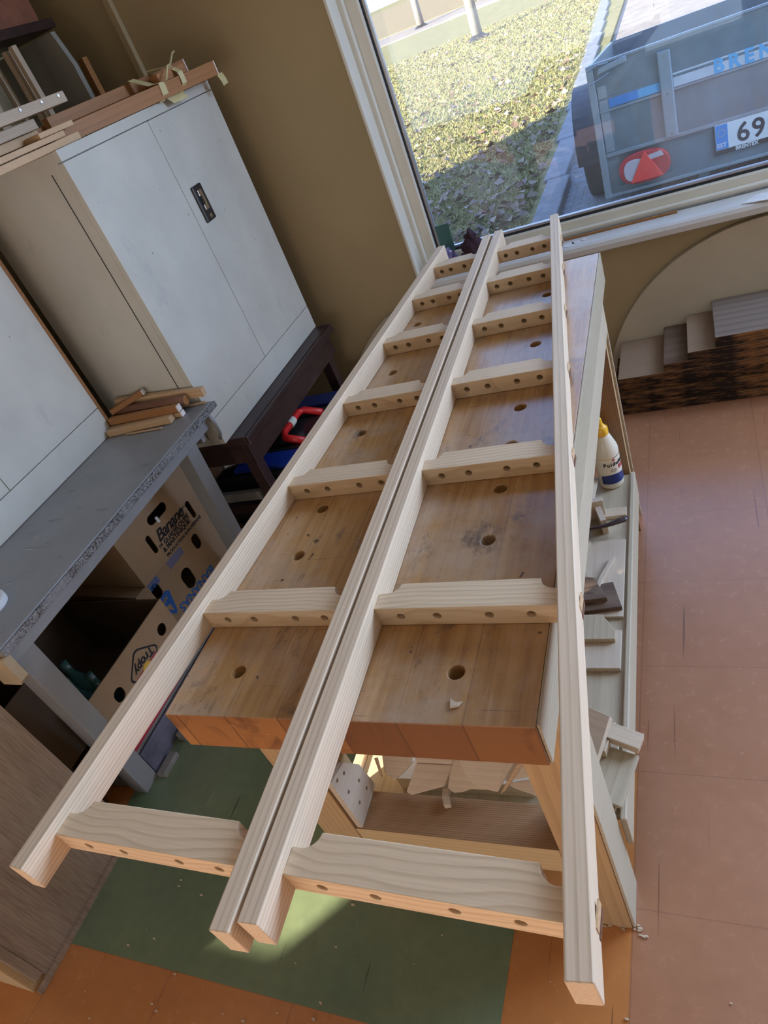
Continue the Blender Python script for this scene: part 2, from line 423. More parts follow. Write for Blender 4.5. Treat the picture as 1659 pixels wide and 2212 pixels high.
M_plankgrey = wood('grey_plank', (.25, .20, .165), (.10, .075, .06), 'X', ring=9, contrast=.7, distort=3)
M_bottle = plain('cream_plastic', (.72, .66, .52), .35, .5, var=.03)
M_cap = plain('yellow_plastic', (.85, .48, .03), .3, .5, var=.05)
M_navy = plain('navy_label', (.02, .035, .16), .4)
M_redp = plain('red_plastic', (.6, .02, .02), .35, .5)
M_bluep = plain('blue_plastic', (.012, .04, .28), .28, .5)
M_navyp = plain('dark_blue_plastic', (.02, .03, .11), .35, .5)
M_teal = plain('teal_card', (.06, .16, .15), .6)
M_purple = plain('purple_bag', (.16, .15, .38), .25, .6, var=.4, scale=30)
M_ragm = plain('aubergine_cloth', (.045, .022, .035), .75, .3, var=.6, scale=60, bump=.4)
M_paper = plain('white_scrap', (.75, .75, .74), .5)
M_orange = plain('orange_plastic', (.7, .14, .02), .4)
M_dustg = plain('scuffed_grey_board', (.20, .19, .17), .6, var=.3, scale=14)
M_plinth = plain('scuffed_blue_plinth', (.13, .13, .17), .45, .45, var=.35, scale=12)

# ------------------------------------------------------------------ room shell
def struct(name, bm, mat, parent=None, **k):
    o = obj(name, bm, mat, parent, **k); o['kind'] = 'structure'; return o
YW = 2.835; XL = -2.5  # back wall, window, sill and items there: numbers scaled about the camera beforehand
struct('floor', bx(-4.6, 3.5, -2.6, YW, -.1, 0), M_floor)
struct('floor_green_tiles', bx(-1.72, -.484, .325, 1.564, .0, .0015), M_green)
struct('ceiling', bx(-4.7, 3.6, -2.7, 3.05, 2.8, 2.95), M_ceiling)
bw = B()
box(bw, -4.7, -1.117, YW, 3.03, -.4, 2.8)
box(bw, -1.117, 3.3, YW, 3.03, -.4, .566)
box(bw, -1.117, 3.3, YW, 3.03, 2.55, 2.8)
box(bw, 3.3, 3.6, YW, 3.03, -.4, 2.8)
struct('wall_back', bw, M_wall)
struct('wall_left', bx(-2.62, XL, -1.10, YW, 0, 2.8), M_wall)  # near end, out of view, placed to trim the sun patch
struct('wall_right', bx(3.5, 3.6, -2.7, YW, -.4, 2.8), M_wall)
struct('wall_far_left', bx(-4.7, -4.6, -2.7, YW, -.4, 2.8), M_wall)
rw = B()
box(rw, -4.6, -4.3, -2.7, -2.6, -.4, 2.8); box(rw, -4.3, -3.60, -2.7, -2.6, -.4, 1.52)
box(rw, -4.3, -3.60, -2.7, -2.6, 2.3, 2.8); box(rw, -3.60, -2.9, -2.7, -2.6, -.4, 2.8)
box(rw, -2.9, .5, -2.7, -2.6, -.4, .25); box(rw, -2.9, .5, -2.7, -2.6, 1.22, 2.8); box(rw, .5, 3.5, -2.7, -2.6, -.4, 2.8)
struct('wall_rear', rw, M_wall)
for nm_, x0, x1, z0, z1 in (('window_2', -4.3, -3.60, 1.52, 2.3), ('added_bounce_window', -2.9, .5, .25, 1.22)):  # unseen openings: first sized for the sun patch, second added for warm floor bounce
    wb_ = B(); f4 = .04
    box(wb_, x0, x0+f4*.3, -2.68, -2.64, z0, z1); box(wb_, x1-.012, x1, -2.68, -2.64, z0, z1)
    box(wb_, x0, x1, -2.68, -2.64, z0, z0+.03); box(wb_, x0, x1, -2.68, -2.64, z1-.03, z1)
    struct(nm_, wb_, M_white)
# window frame, gasket, glass, sill
win = thing('window_1', None, None, (0.9, 2.96, .61)); win['kind'] = 'structure'
fb = B()
box(fb, -1.117, -1.045, 2.94, 3.01, .608, 2.55); box(fb, -1.045, 3.3, 2.94, 3.01, .608, .660)
box(fb, -1.045, 3.3, 2.94, 3.01, 2.48, 2.55); box(fb, 3.23, 3.3, 2.94, 3.01, .660, 2.48)
box(fb, -1.117, -1.092, 2.914, 2.94, .608, 2.55); box(fb, -1.092, 3.3, 2.914, 2.94, .608, .629)
obj('window_frame', fb, M_white, win, bevel=.004)
gb = B()
box(gb, -1.047, -1.037, 2.959, 2.987, .658, 2.48); box(gb, -1.037, 3.24, 2.959, 2.987, .658, .669)
obj('gasket', gb, M_rubber, win)
gs = B()
box(gs, -1.037, -1.027, 2.963, 2.984, .669, 2.48); box(gs, -1.027, 3.24, 2.963, 2.984, .669, .678)
obj('glass_spacer', gs, M_alu, win)
def glass_mat():
    k = N('hazy_window_glass'); t = k.t; t.nodes.remove(k.b)
    out = [n for n in t.nodes if n.type == 'OUTPUT_MATERIAL'][0]
    tr = k.n('BsdfTransparent'); tr.inputs[0].default_value = (.93, .97, .98, 1)
    gl = k.n('BsdfGlossy'); gl.inputs['Roughness'].default_value = .02; gl.inputs[0].default_value = (.9, .95, 1, 1)
    df = k.n('BsdfDiffuse'); df.inputs[0].default_value = (.75, .8, .85, 1)
    fr = k.n('Fresnel'); fr.inputs[0].default_value = 1.45
    m1 = k.n('MixShader'); k.l(fr.outputs[0], m1.inputs[0]); k.l(tr.outputs[0], m1.inputs[1]); k.l(gl.outputs[0], m1.inputs[2])
    # bluish reflection haze painted as a diffuse film, and dried drips
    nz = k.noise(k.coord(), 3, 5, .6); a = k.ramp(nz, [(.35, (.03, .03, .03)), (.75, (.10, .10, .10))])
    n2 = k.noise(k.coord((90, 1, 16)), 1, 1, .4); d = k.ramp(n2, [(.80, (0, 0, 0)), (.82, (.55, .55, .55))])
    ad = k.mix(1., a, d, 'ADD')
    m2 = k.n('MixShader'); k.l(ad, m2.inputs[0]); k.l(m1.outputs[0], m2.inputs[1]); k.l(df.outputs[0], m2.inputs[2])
    k.l(m2.outputs[0], out.inputs[0]); return k.m
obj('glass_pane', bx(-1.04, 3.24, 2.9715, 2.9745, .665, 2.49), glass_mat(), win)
sb = B()
pr_ = [(2.94, .608), (2.798, .608), (2.785, .6025), (2.779, .590), (2.779, .571), (2.788, .566), (2.94, .566)]
va = [sb.verts.new((-1.117, y, z)) for y, z in pr_]; vb = [sb.verts.new((3.3, y, z)) for y, z in pr_]
sb.faces.new(va); sb.faces.new(vb[::-1])
for i in range(len(pr_)): sb.faces.new((va[i], va[(i+1) % 7], vb[(i+1) % 7], vb[i]))
struct('trim_1', sb, M_sill, smooth=False)['label'] = 'painted window sill'
struct('trim_2', bx(-1.959, -1.928, 2.807, YW, 0, 2.8), M_wall, bevel=.004)
# window jamb reveal painted cream
struct('trim_3', bx(-1.126, -1.113, 2.829, 2.94, .608, 2.55), M_white, bevel=.003)
# unlit lamp housings, added out of view to go with the overhead fill
for x in (-.6, 1.8):
    lu = thing('added_lamp_housing', 'made-up unlit ceiling lamp housing behind the camera, %s one' % ('left' if x < 0 else 'right'), 'lamp', (x, -.6, 2.76))
    obj('housing', bx(x-.6, x+.6, -.7, -.5, 2.76, 2.8), M_white, lu, bevel=.005)

# ------------------------------------------------------------------ ladders
D_ = Vector((-.0197, 1, 0)).normalized()
RY = [.259, .661, 1.016, 1.333, 1.630, 1.893, 2.122]
ZB, ZT, ZR = .8505, .903, .888
def ladder(name, label, a, b, holes, wl):
    """a,b: outer top edge lines ((x0,y0),(x1,y1)) of left and right rail; both rails are .026 wide"""
    base = ((a[0][0] + b[0][0]) / 2, .2, ZB)
    t = thing(name, label, 'ladder', base, group=None)
    W = .026
    def xo(l, y): (x0, y0), (x1, y1) = l; return x0 + (x1 - x0) * (y - y0) / (y1 - y0)
    for side, l in ((1, a), (-1, b)):
        (x0, y0), (x1, y1) = l
        Ln = math.hypot(x1-x0, y1-y0); q = sorted((0, side*W))
        rl = obj('rail', bx(q[0], q[1], 0, Ln, 0, ZT-ZB), M_ash_y, t, world=False, bevel=.0016)
        rl.location = Vector((x0, y0, ZB)) - Vector(base); rl.rotation_euler = (0, 0, -math.atan2(x1-x0, y1-y0))
    for i, y in enumerate(RY):
        xa = xo(a, y) + W - .0005; xb = xo(b, y) - W + .0005
        dy0, dy1 = .033, .052
        r = min(.02, (xb - xa) * .12); c = .012
        pts = [(xa, y), (xb, y), (xb, y + dy0)]
        ca = (xb - c, y + dy0 + r)
        pts += [(ca[0] + r*math.cos(t_), ca[1] + r*math.sin(t_)) for t_ in [math.radians(270 - 90*k/8) for k in range(9)]]
        cb = (xa + c, y + dy0 + r)
        pts += [(cb[0] + r*math.cos(t_), cb[1] + r*math.sin(t_)) for t_ in [math.radians(360 - 90*k/8) for k in range(9)]]
        pts += [(xa, y + dy0)]
        bm = prism(B(), pts, ZB, ZR)
        o = obj('rung', bm, M_ash_x, t)
        cb_ = B(); L = xb - xa
        for h in holes:
            p = Vector((xa + L*h, y, (ZB + ZR) / 2)) - Vector(base)
            cyl(cb_, p + Vector((0, -.01, 0)), p + Vector((0, .022, 0)), .0065, 16)
        cut(o, cb_)
        bv = o.modifiers.new('bevel', 'BEVEL'); bv.width = .0012; bv.segments = 2; bv.limit_method = 'ANGLE'
        # through tenons standing proud of the outer rail faces
        for side, l in ((-1, a), (1, b)):
            if (side < 0) != (wl < 0) and name: pass
            x = xo(l, y + .01)
            xs = sorted((x, x + side*.0018))
            obj('tenon', bx(xs[0], xs[1], y + .002, y + .030, ZB + .004, ZB + .012), M_bark, o)
            obj('tenon', bx(xs[0], xs[1], y + .004, y + .030, ZB + .016, ZB + .030), M_sticks, o)
    return t
ladder('wooden_ladder', 'narrow tapered pale ash ladder, the left of the two on the workbench',
       ((-.889, .205), (-.799, 2.275)), ((-.515, .186), (-.611, 2.262)), (.16, .36, .66, .86), -1)
ladder('wooden_ladder', 'tapered pale ash ladder, right of the two on the workbench, its end grain showing',
       ((-.510, .198), (-.602, 2.277)), ((-.136, .210), (-.399, 2.288)), (.14, .35, .635, .85), 1)

# ------------------------------------------------------------------ workbench
yaw = math.atan2(.0197, 1)
bench = thing('workbench', 'heavy laminated hardwood workbench with dog holes and offcut shelf, under the two ladders', 'workbench', (-.237, .491, 0), (0, 0, yaw))
def L(*a, name, mat, bevel=0, parent=bench, **k): return obj(name, bx(*a), mat, parent, world=False, bevel=bevel, **k)
top = L(-.600, 0, 0, 1.53, .765, .85, name='benchtop', mat=M_bench, bevel=0)
top.data.materials.append(M_bend)
for p in top.data.polygons:
    if abs(p.normal.y) > .9: p.material_index = 1
cb_ = B()
for px in (-.122, -.497):
    for py in (.085, .358, .496, .633, .768, 1.045, 1.32):
        cyl(cb_, (px, py, .70), (px, py, .9), .0125, 20)
cut(top, cb_)
bv = top.modifiers.new('bevel', 'BEVEL'); bv.width = .002; bv.segments = 2; bv.limit_method = 'ANGLE'
tag(L(.0002, .004, .004, 1.53, .765, .8496, name='edge_board', mat=M_edged, bevel=.0008), 'pale weathered edge board')
L(-.012, .003, .20, 1.39, .682, .7625, name='apron', mat=M_edge, bevel=.002)
L(-.60, -.588, .10, 1.39, .682, .764, name='apron', mat=M_pine_y, bevel=.002)
for (x0, x1) in ((-.092, -.006), (-.606, -.518)):
    L(x0, x1, .104, .200, 0, .764, name='leg', mat=M_pine_z, bevel=.002)
    o = L(x0, x1, 1.31, 1.402, 0, .764, name='leg', mat=M_pine_z, bevel=.002)
L(-.0055, .001, 1.39, 1.402, 0, .764, name='leg_facing', mat=M_edge, bevel=.001)
L(-.0055, .0, .106, .198, 0, .764, name='leg_facing', mat=M_edge, bevel=.001)
L(-.092, -.0, 1.3085, 1.3095, 0, .68, name='leg_inner_face', mat=M_lvl_z)
# lower shelf: front rail, side rails, deck
L(-.517, -.093, .105, .190, .216, .300, name='front_rail', mat=M_pine_x, bevel=.002)
L(-.517, -.093, .106, .191, .3003, .3013, name='front_rail_top', mat=M_lvl)
L(.003, .016, .202, 1.30, .155, .250, name='side_rail', mat=M_edge, bevel=.003)
L(-.606, -.58, .202, 1.30, .165, .250, name='side_rail', mat=M_pine_y, bevel=.003)
L(-.578, .0025, .215, 1.30, .222, .240, name='shelf', mat=M_edge, bevel=.001)
# drilled plywood upright at the near left of the shelf
pl = prism(B(), [(.108, .302), (.205, .302), (.198, .394), (.165, .455), (.108, .475)], -.513, -.5005, frame_mat((0, 0, 0), (0, 1, 0), (0, 0, 1)))
plo = obj('drilled_upright', pl, M_birch_y, bench, world=False)
cb_ = B()
for (y, z) in ((.132, .40), (.140, .345), (.150, .44), (.172, .375), (.125, .455), (.178, .335)):
    cyl(cb_, (-.52, y, z), (-.49, y, z), .0045, 12)
cut(plo, cb_)

# ------------------------------------------------------------------ offcuts and tools on the bench shelf
def poly_piece(name, label, cat, pts, th, loc, rot=(0, 0, 0), mat=None, bevel=.001, group=None, M=None):
    bm = prism(B(), pts, 0, th)
    o = obj(name, bm, mat or M_birch, None, bevel=bevel)
    o.location = loc; o.rotation_euler = [math.radians(a) for a in rot]
    return tag(o, label, cat, group)
def blk(name, label, size, loc, rot=(0, 0, 0), mat=None, cat='offcut', bevel=.001):
    a, b, c = size
    return poly_piece(name, label, cat, [(-a/2, -b/2), (a/2, -b/2), (a/2, b/2), (-a/2, b/2)], c, loc, rot, mat, bevel)
ZS = .2405
# right side strip, back to front
blk('wood_offcut', 'small flat strip of wood lying crosswise on the shelf in front of the glue bottle', (.075, .036, .012), (-.300, 1.605, ZS), (0, 0, 3))
blk('wood_offcut', 'pale block standing beside the black lever on the bench shelf', (.05, .018, .065), (-.345, 1.60, ZS), (0, 0, 10), M_birch_y)
blk('wood_offcut', 'short upright offcut behind the black lever', (.016, .10, .05), (-.331, 1.575, ZS), (0, 0, 18), M_birch_y)
blk('wood_strip', 'long pale strip propped on edge along the shelf behind the black lever', (.022, .52, .010), (-.372, 1.46, .268), (3, 25, -2), M_birch_y, 'strip')
poly_piece('plywood_offcut', 'large bluish-white plywood sheet with a straight far edge lying on the bench shelf', 'offcut',
           [(-.17, -.28), (0, -.28), (0, 0), (-.17, 0)], .009, (-.260, 1.49, ZS), (0, 0, 1.1), M_birch_y)
poly_piece('curved_offcut', 'thin curved sliver of wood on the plywood sheet', 'offcut',
           [(0, 0), (.010, .004), (.022, .06), (.048, .145), (.040, .148), (.012, .07)], .014, (-.330, 1.265, .250), (0, 0, 0), M_birch_y)
poly_piece('curved_offcut', 'wide pale board with a sweeping curved edge on the plywood sheet', 'offcut',
           [(0, 0), (.09, 0), (.075, .035), (.05, .09), (.035, .14), (.032, .18), (.045, .23), (0, .24)], .013, (-.395, 1.245, .250), (0, 0, 0), M_edge)
poly_piece('wood_offcut', 'upper of the two dark-edged boards in the middle of the bench shelf', 'offcut',
           [(0, 0), (.115, .012), (.08, .085), (0, .10)], .013, (-.405, 1.232, .264), (0, 0, 2), M_stack)
poly_piece('wood_offcut', 'lower of the two dark-edged boards in the middle of the bench shelf, reaching farther right', 'offcut',
           [(0, 0), (.150, .012), (.13, .10), (0, .08)], .013, (-.405, 1.208, .2495), (0, 0, 4), M_stack)
poly_piece('wood_offcut', 'five-sided flat board with a scorched front edge on the bench shelf', 'offcut',
           [(0, 0), (.138, 0), (.140, .022), (.105, .078), (0, .078)], .013, (-.405, 1.122, .254), (0, 0, 1), M_edge)
blk('wood_offcut', 'plain rectangular board lying flat under the five-sided board on the shelf', (.16, .115, .013), (-.334, 1.105, ZS), (0, 0, 1), M_birch_y)
poly_piece('wood_offcut', 'broad tilted board leaning on the pile at the near end of the shelf', 'offcut',
           [(0, 0), (.10, .01), (.085, .11), (0, .12)], .012, (-.365, .80, .285), (12, -12, -25), M_birch)
blk('wood_block', 'rectangular block jutting past the shelf edge at the near pile', (.095, .036, .02), (-.243, .846, .288), (0, 8, -16), M_birch)
blk('wood_block', 'small cube-like block tucked under the jutting block', (.022, .028, .022), (-.270, .818, .284), (0, 0, -14), M_birch)
blk('wood_offcut', 'pale board lying under the small blocks, overhanging the near shelf edge', (.085, .115, .010), (-.258, .770, .270), (0, 4, -14), M_edge)
blk('wood_offcut', 'narrow scrap lowest in the near pile, next to the bench leg', (.07, .05, .012), (-.275, .735, .2545), (0, 0, -10), M_edge)
blk('wood_offcut', 'thick scrap board carrying the near pile of offcuts', (.12, .12, .026), (-.305, .83, ZS), (0, 0, 8), M_birch)

# glue bottle
gx, gy = -.312, 1.757
bt = thing('glue_bottle', 'cream wood glue bottle with yellow spout cap standing on the bench shelf', 'bottle', (gx, gy, ZS))
obj('body', lathe(B(), [(.031, 0), (.035, .004), (.036, .012), (.036, .130), (.034, .140), (.020, .178), (.0165, .184)], (gx, gy, ZS)), M_bottle, bt, smooth=True, bevel=0)
obj('cap', lathe(B(), [(.0185, .182), (.019, .186), (.0185, .202), (.013, .210), (.008, .214), (.006, .232), (.004, .238)], (gx, gy, ZS)), M_cap, bt, smooth=True)
stp = [(gx - .004 + .016*math.cos(a), gy - .019 - .004*math.sin(a), ZS + .200 + .018*math.sin(a)) for a in [math.radians(q) for q in range(-120, 91, 15)]]
obj('cap_strap', tube(B(), stp, .0015, 6), M_cap, bt, smooth=True)
# direction from bottle to camera for the label's centre
la = math.atan2(-gy, -gx) + .35
def wrap(bm, a0, a1, z0, z1, r, top=None, n=24):
    rows = []
    for i in range(n+1):
        a = a0 + (a1-a0)*i/n; zz = z1 + (top(i/n) if top else 0)
        rows.append([bm.verts.new((gx + rr*math.cos(a), gy + rr*math.sin(a), ZS + z)) for rr, z in ((r, z0), (r+.0004, z0), (r+.0004, zz), (r, zz))])
    for p, q in zip(rows, rows[1:]):
        for j in range(4): bm.faces.new((p[j], p[(j+1) % 4], q[(j+1) % 4], q[j]))
    bm.faces.new(rows[0]); bm.faces.new(rows[-1][::-1]); return bm
obj('label_band', wrap(B(), la-1.15, la+1.15, .022, .048, .0361, lambda t: .008*math.sin(t*3.0+.3)), M_navy, bt)
obj('label_rule', wrap(B(), la-1.15, la, .112, .1135, .0361), M_yellow, bt)
obj('label_rule', wrap(B(), la, la+1.15, .112, .1135, .0361), M_ink, bt)
def bottle_text(name, s, size, ang, z, mat, bold=.0):
    # lay each letter tangentially around the bottle
    x = 0; adv = size*.62; pw = 0
    for ch in s:
        cw = adv * (.5 if ch in 'il' else 1.4 if ch in 'mM' else 1)
        x += (pw + cw)/2; pw = cw
        a = la + ang + x / .0366
        if ch != ' ':
            p = Vector((gx + .0366*math.cos(a), gy + .0366*math.sin(a), ZS + z))
            M = frame_mat(p, (-math.sin(a), math.cos(a), 0), (0, 0, 1))
            text(name, ch, size, M, mat, bt, bold=bold, align='CENTER')
bottle_text('label_letter', 'Puiduliim', .0170, -.80, .086, M_ink, .0005)
bottle_text('label_letter', 'B3', .018, .45, .069, M_redink, .0006)
bottle_text('label_ring', 'o', .016, -.05, .102, M_redink, .0004)
for q in range(2):
    obj('label_line', wrap(B(), la-.25, la+.25, .066 + q*.006, .0675 + q*.006, .0361), M_ink, bt)

# black curved lever
lv = thing('lever', 'dark curved metal lever handle with a pale rivet lying across the bench shelf', 'tool', (-.30, 1.52, .26))
lp = [(-.375, 1.50, .262), (-.352, 1.508, .276), (-.330, 1.508, .282), (-.305, 1.513, .285), (-.280, 1.524, .286), (-.262, 1.534, .285), (-.251, 1.540, .284)]
bm = tube(B(), lp, .005, 12, rads=[.006, .005, .006, .008, .010, .011, .006])
c0 = Vector((0, 0, .283)); bmesh.ops.scale(bm, vec=(1, 1, .55), verts=bm.verts, space=Matrix.Translation(-c0))
obj('handle', bm, M_dark, lv, smooth=True)
obj('rivet', cyl(B(), (-.268, 1.531, .286), (-.268, 1.531, .2905), .004, 14), M_chrome, lv)
blk('clamp_head', 'black clamp head half hidden beside the lever on the shelf', (.04, .05, .03), (-.385, 1.50, ZS), (0, 0, 12), M_black, 'tool', .004)

# pile seen from the near end, under the benchtop; slab points scaled about the camera
def slab(name, label, pts, th, mat=None, ext=0, cat='offcut', top=None):
    P_ = [Vector(p) for p in pts]
    if top:
        for i in top: P_[i] = P_[i] + Vector((0, .75, .68))*ext
    c_ = sum(P_, Vector())/len(P_); n_ = Vector()
    for p, q in zip(P_, P_[1:] + P_[:1]): n_ += (p-c_).cross(q-c_)
    n_.normalize()
    if n_.z < 0: n_ = -n_
    bm = B(); a_ = [bm.verts.new(p) for p in P_]; b_ = [bm.verts.new(p - n_*th) for p in P_]; k = len(P_)
    bm.faces.new(a_); bm.faces.new(b_[::-1])
    for i in range(k): bm.faces.new((a_[i], b_[i], b_[(i+1) % k], a_[(i+1) % k]))
    return tag(obj(name, bm, mat or M_birch, None, base=tuple(c_), bevel=.001), label, cat)
slab('wood_offcut', 'squared pale board with a clipped corner on the front rail under the bench', [(-0.631,0.712,0.360), (-0.553,0.714,0.360), (-0.569,0.680,0.335), (-0.643,0.662,0.319), (-0.654,0.667,0.323)], .016)
slab('wood_offcut', 'short pale board leaning behind the squared board under the bench', [(-0.638,0.727,0.383), (-0.538,0.725,0.381), (-0.551,0.713,0.364), (-0.631,0.712,0.362)], .014, ext=.04, top=(0, 1))
slab('curved_offcut', 'pale board with a quarter-round curved edge leaning in the pile under the bench',
     [(-0.531,0.728,0.386), (-0.531,0.713,0.369), (-0.522,0.700,0.354), (-0.508,0.689,0.341), (-0.488,0.683,0.334), (-0.457,0.681,0.330), (-0.420,0.722,0.377), (-0.417,0.734,0.390)], .010, ext=.06, top=(0, 7))
slab('wood_strip', 'narrow brown-edged strip beside the quarter-round board', [(-0.417,0.722,0.367), (-0.397,0.728,0.374), (-0.444,0.686,0.328), (-0.455,0.681,0.321)], .012, M_sticks, cat='strip')
slab('curved_offcut', 'board with a hollow curved front edge resting on the front rail',
     [(-0.564,0.682,0.325), (-0.551,0.676,0.320), (-0.533,0.678,0.322), (-0.513,0.684,0.327), (-0.487,0.685,0.327), (-0.481,0.712,0.349), (-0.522,0.737,0.367), (-0.550,0.728,0.363)], .012, ext=.05, top=(6, 7))
slab('curved_offcut', 'small narrow curved scrap hanging over the ribbed front rail',
     [(-0.577,0.682,0.322), (-0.563,0.685,0.322), (-0.560,0.670,0.321), (-0.554,0.651,0.319), (-0.567,0.647,0.319), (-0.574,0.664,0.321)], .014)
slab('curved_offcut', 'round-cornered pale board leaning at the left of the near opening',
     [(-0.723,0.717,0.348), (-0.682,0.736,0.365), (-0.639,0.736,0.365), (-0.646,0.719,0.350), (-0.664,0.706,0.336), (-0.691,0.690,0.321), (-0.714,0.701,0.332)], .014, ext=.05, top=(0, 1, 2))
slab('wood_offcut', 'pale board at the right end of the near opening by the leg', [(-0.422,0.728,0.360), (-0.389,0.735,0.367), (-0.385,0.713,0.345), (-0.444,0.703,0.335)], .010, ext=.05, top=(0, 1))
slab('wood_offcut', 'thin pale scrap with a knot, at the right end of the pile near the leg', [(-0.444,0.701,0.330), (-0.389,0.711,0.337), (-0.377,0.686,0.319), (-0.421,0.694,0.324)], .006)
slab('wood_strip', 'thin upright sliver of wood leaning in the left of the near opening', [(-0.728,0.711,0.367), (-0.721,0.712,0.368), (-0.712,0.685,0.335), (-0.715,0.685,0.335)], .006, M_sticks, cat='strip')
slab('wood_offcut', 'pale backing board at the far left behind the drilled upright', [(-0.726,0.760,0.379), (-0.664,0.760,0.379), (-0.673,0.736,0.307), (-0.726,0.736,0.307)], .012, ext=.05, top=(0, 1))
blk('wood_offcut', 'board at the bottom of the pile in the shadow under the bench', (.30, .14, .045), (-.56, .79, ZS), (0, 0, 2), M_birch)
blk('wood_offcut', 'stack of thin boards lying in the middle of the bench shelf', (.3, .2, .05), (-.58, 1.15, ZS), (0, 0, -5), M_birch)
dr = thing('cordless_drill', 'black cordless drill with an orange ring lying at the left of the bench shelf', 'tool', (-.77, .72, .45))
obj('body', lathe(B(), [(.018, -.10), (.026, -.09), (.027, .0), (.024, .03), (.017, .034), (.015, .06), (.006, .062)], (0, 0, 0)), M_black, dr, world=False, smooth=True)
dr.rotation_euler = Vector((.79, -.61, -.08)).to_track_quat('Z', 'Y').to_euler(); dr.location = (-.752, .718, .470)
obj('grip', tube(B(), [(0.0, .0, -.05), (-.03, .03, -.075), (-.05, .05, -.09)], .016, 12), M_black, dr, world=False, smooth=True)
obj('collar', cyl(B(), (0.0, 0, .050), (0, 0, .058), .0185, 16), M_orange, dr, world=False)
tag(blk('plywood_offcut', 'plywood board lying behind the drilled upright and carrying the drill', (.16, .20, .012), (-.80, .87, .431), (0, 0, 0), M_birch_y), None)
blk('wood_block', 'thick block added to hold up the plywood board at the left of the shelf', (.08, .12, .188), (-.770, .90, ZS), (0, 0, 0), M_birch)  # added as a support, the board had nothing under it

# ------------------------------------------------------------------ metal cabinets
def cabinet(label, x, y0, y1, z0, z1, depth, handle=True):
    t = thing('metal_cabinet', label, 'cabinet', (x - depth/2, (y0+y1)/2, z0))
    F = .004
    bm = B(); box(bm, x-depth, x-.020, y0, y1, z0, z1)
    obj('carcass', bm, M_cab, t, bevel=.002)
    h = z1 - z0
    obj('top_rail', bx(x-.0198, x, y0, y1, z1-.031, z1), M_cab, t, bevel=.0015)
    obj('plinth', bx(x-.0198, x, y0, y1, z0, z0+.098), M_cab, t, bevel=.0015)
    ym = (y0+y1)/2
    for k_, (a, b) in enumerate(((y0, ym-.0012), (ym+.0012, y1))):
        d = obj('door', bx(x-.0198, x, a, b, z0+.1005, z1-.0335), M_cab, t, bevel=.0015)
        if k_ == 1 and handle:
            hy = 2.275 if abs(x + 1.60) < .01 else a + .05
            hh = obj('handle', bx(x, x+.010, hy, hy+.062, 1.197, 1.322), M_black, d, bevel=.004)
            rc = bx(x+.010, x+.0112, hy+.020, hy+.046, 1.236, 1.305)
            obj('latch_plate', rc, M_chrome, d, bevel=.001)
            obj('latch_grip', bx(x+.0112, x+.013, hy+.018, hy+.030, 1.255, 1.285), M_black, d)
            obj('key_cylinder', cyl(B(), (x+.009, hy+.030, 1.214), (x+.013, hy+.030, 1.214), .0075, 18), M_chrome, d)
    # pressed seam on the side panel
    obj('side_fold', bx(x-.062, x-.059, y0-.0012, y0, z0+.03, z1-.05), M_rubber, t)
    return t
cabinet('light grey two-door metal cabinet with a black handle, on the dark table', -1.60, 1.773, 2.685, .576, 1.588, .42)
cabinet('light grey metal cabinet at the left edge, standing on the grey workbench desk', -1.938, .75, 1.669, .7575, 1.80, .42, False)
tag(obj('upright_lath', bx(-1.955, -1.941, 1.6715, 1.685, .7575, 1.80), M_reddish, None), 'thin brown lath standing upright against the left metal cabinet', 'lath')

# dark table under the cabinet
tb = thing('dark_table', 'dark varnished wooden table carrying the two-door metal cabinet', 'table', (-1.77, 2.1, 0))
obj('tabletop', bx(-2.04, -1.538, 1.80, 2.685, .542, .575), M_dark, tb, bevel=.003)
obj('tabletop_edge', bx(-1.5375, -1.522, 1.80, 2.685, .536, .572), M_dark, tb, bevel=.003)
obj('apron', bx(-1.565, -1.545, 1.81, 2.665, .445, .5415), M_dark, tb, bevel=.002)
obj('apron', bx(-2.02, -1.566, 1.81, 1.83, .46, .5415), M_dark, tb, bevel=.002)
for (x, y) in ((-1.615, 1.831), (-1.615, 2.61), (-2.02, 1.831), (-2.02, 2.61)):
    obj('leg', bx(x, x+.048, y, y+.048, 0, .5415), M_dark, tb, bevel=.002)
obj('stretcher', bx(-1.972, -1.615, 1.84, 1.865, .20, .24), M_dark, tb, bevel=.002)
# toolbox
tx = thing('toolbox', 'black toolbox with a red grip and blue lids under the dark table', 'toolbox', (-1.68, 2.18, 0))
obj('body', bx(-1.90, -1.46, 1.93, 2.50, .02, .325), M_black, tx, bevel=.015)
obj('lid', bx(-1.885, -1.475, 2.06, 2.37, .3255, .34), M_black, tx, bevel=.006)
obj('compartment_lid', bx(-1.80, -1.475, 1.945, 2.05, .3255, .345), M_bluep, tx, bevel=.006)
obj('compartment_lid', bx(-1.80, -1.475, 2.385, 2.485, .3255, .345), M_navyp, tx, bevel=.006)
g = obj('grip', tube(B(), [(-1.52, 2.10, .345), (-1.60, 2.10, .37), (-1.615, 2.13, .378), (-1.615, 2.28, .378), (-1.60, 2.31, .37), (-1.52, 2.31, .345)], .016, 10), M_redp, tx, smooth=True)
obj('grip_band', cyl(B(), (-1.615, 2.185, .378), (-1.615, 2.225, .378), .019, 16), M_white, g)
blk('dark_crate', 'dark flat crate behind the table legs in the shadows', (.16, .10, .30), (-2.16, 1.93, .0), (0, 0, 0), M_black, 'crate')
obj_t = obj('metal_tube', cyl(B(), (-1.76, 1.87, .42), (-1.70, 2.00, .38), .013, 14), M_alu, None, smooth=True); tag(obj_t, 'short grey metal tube in the dark gap between the two tables', 'tube')
tag(obj('slatted_offcut', bx(-1.85, -1.63, 1.83, 1.852, .27, .31), M_dustg, None, bevel=.002), 'pale slat fixed between the table legs, in the shadows', 'slat')

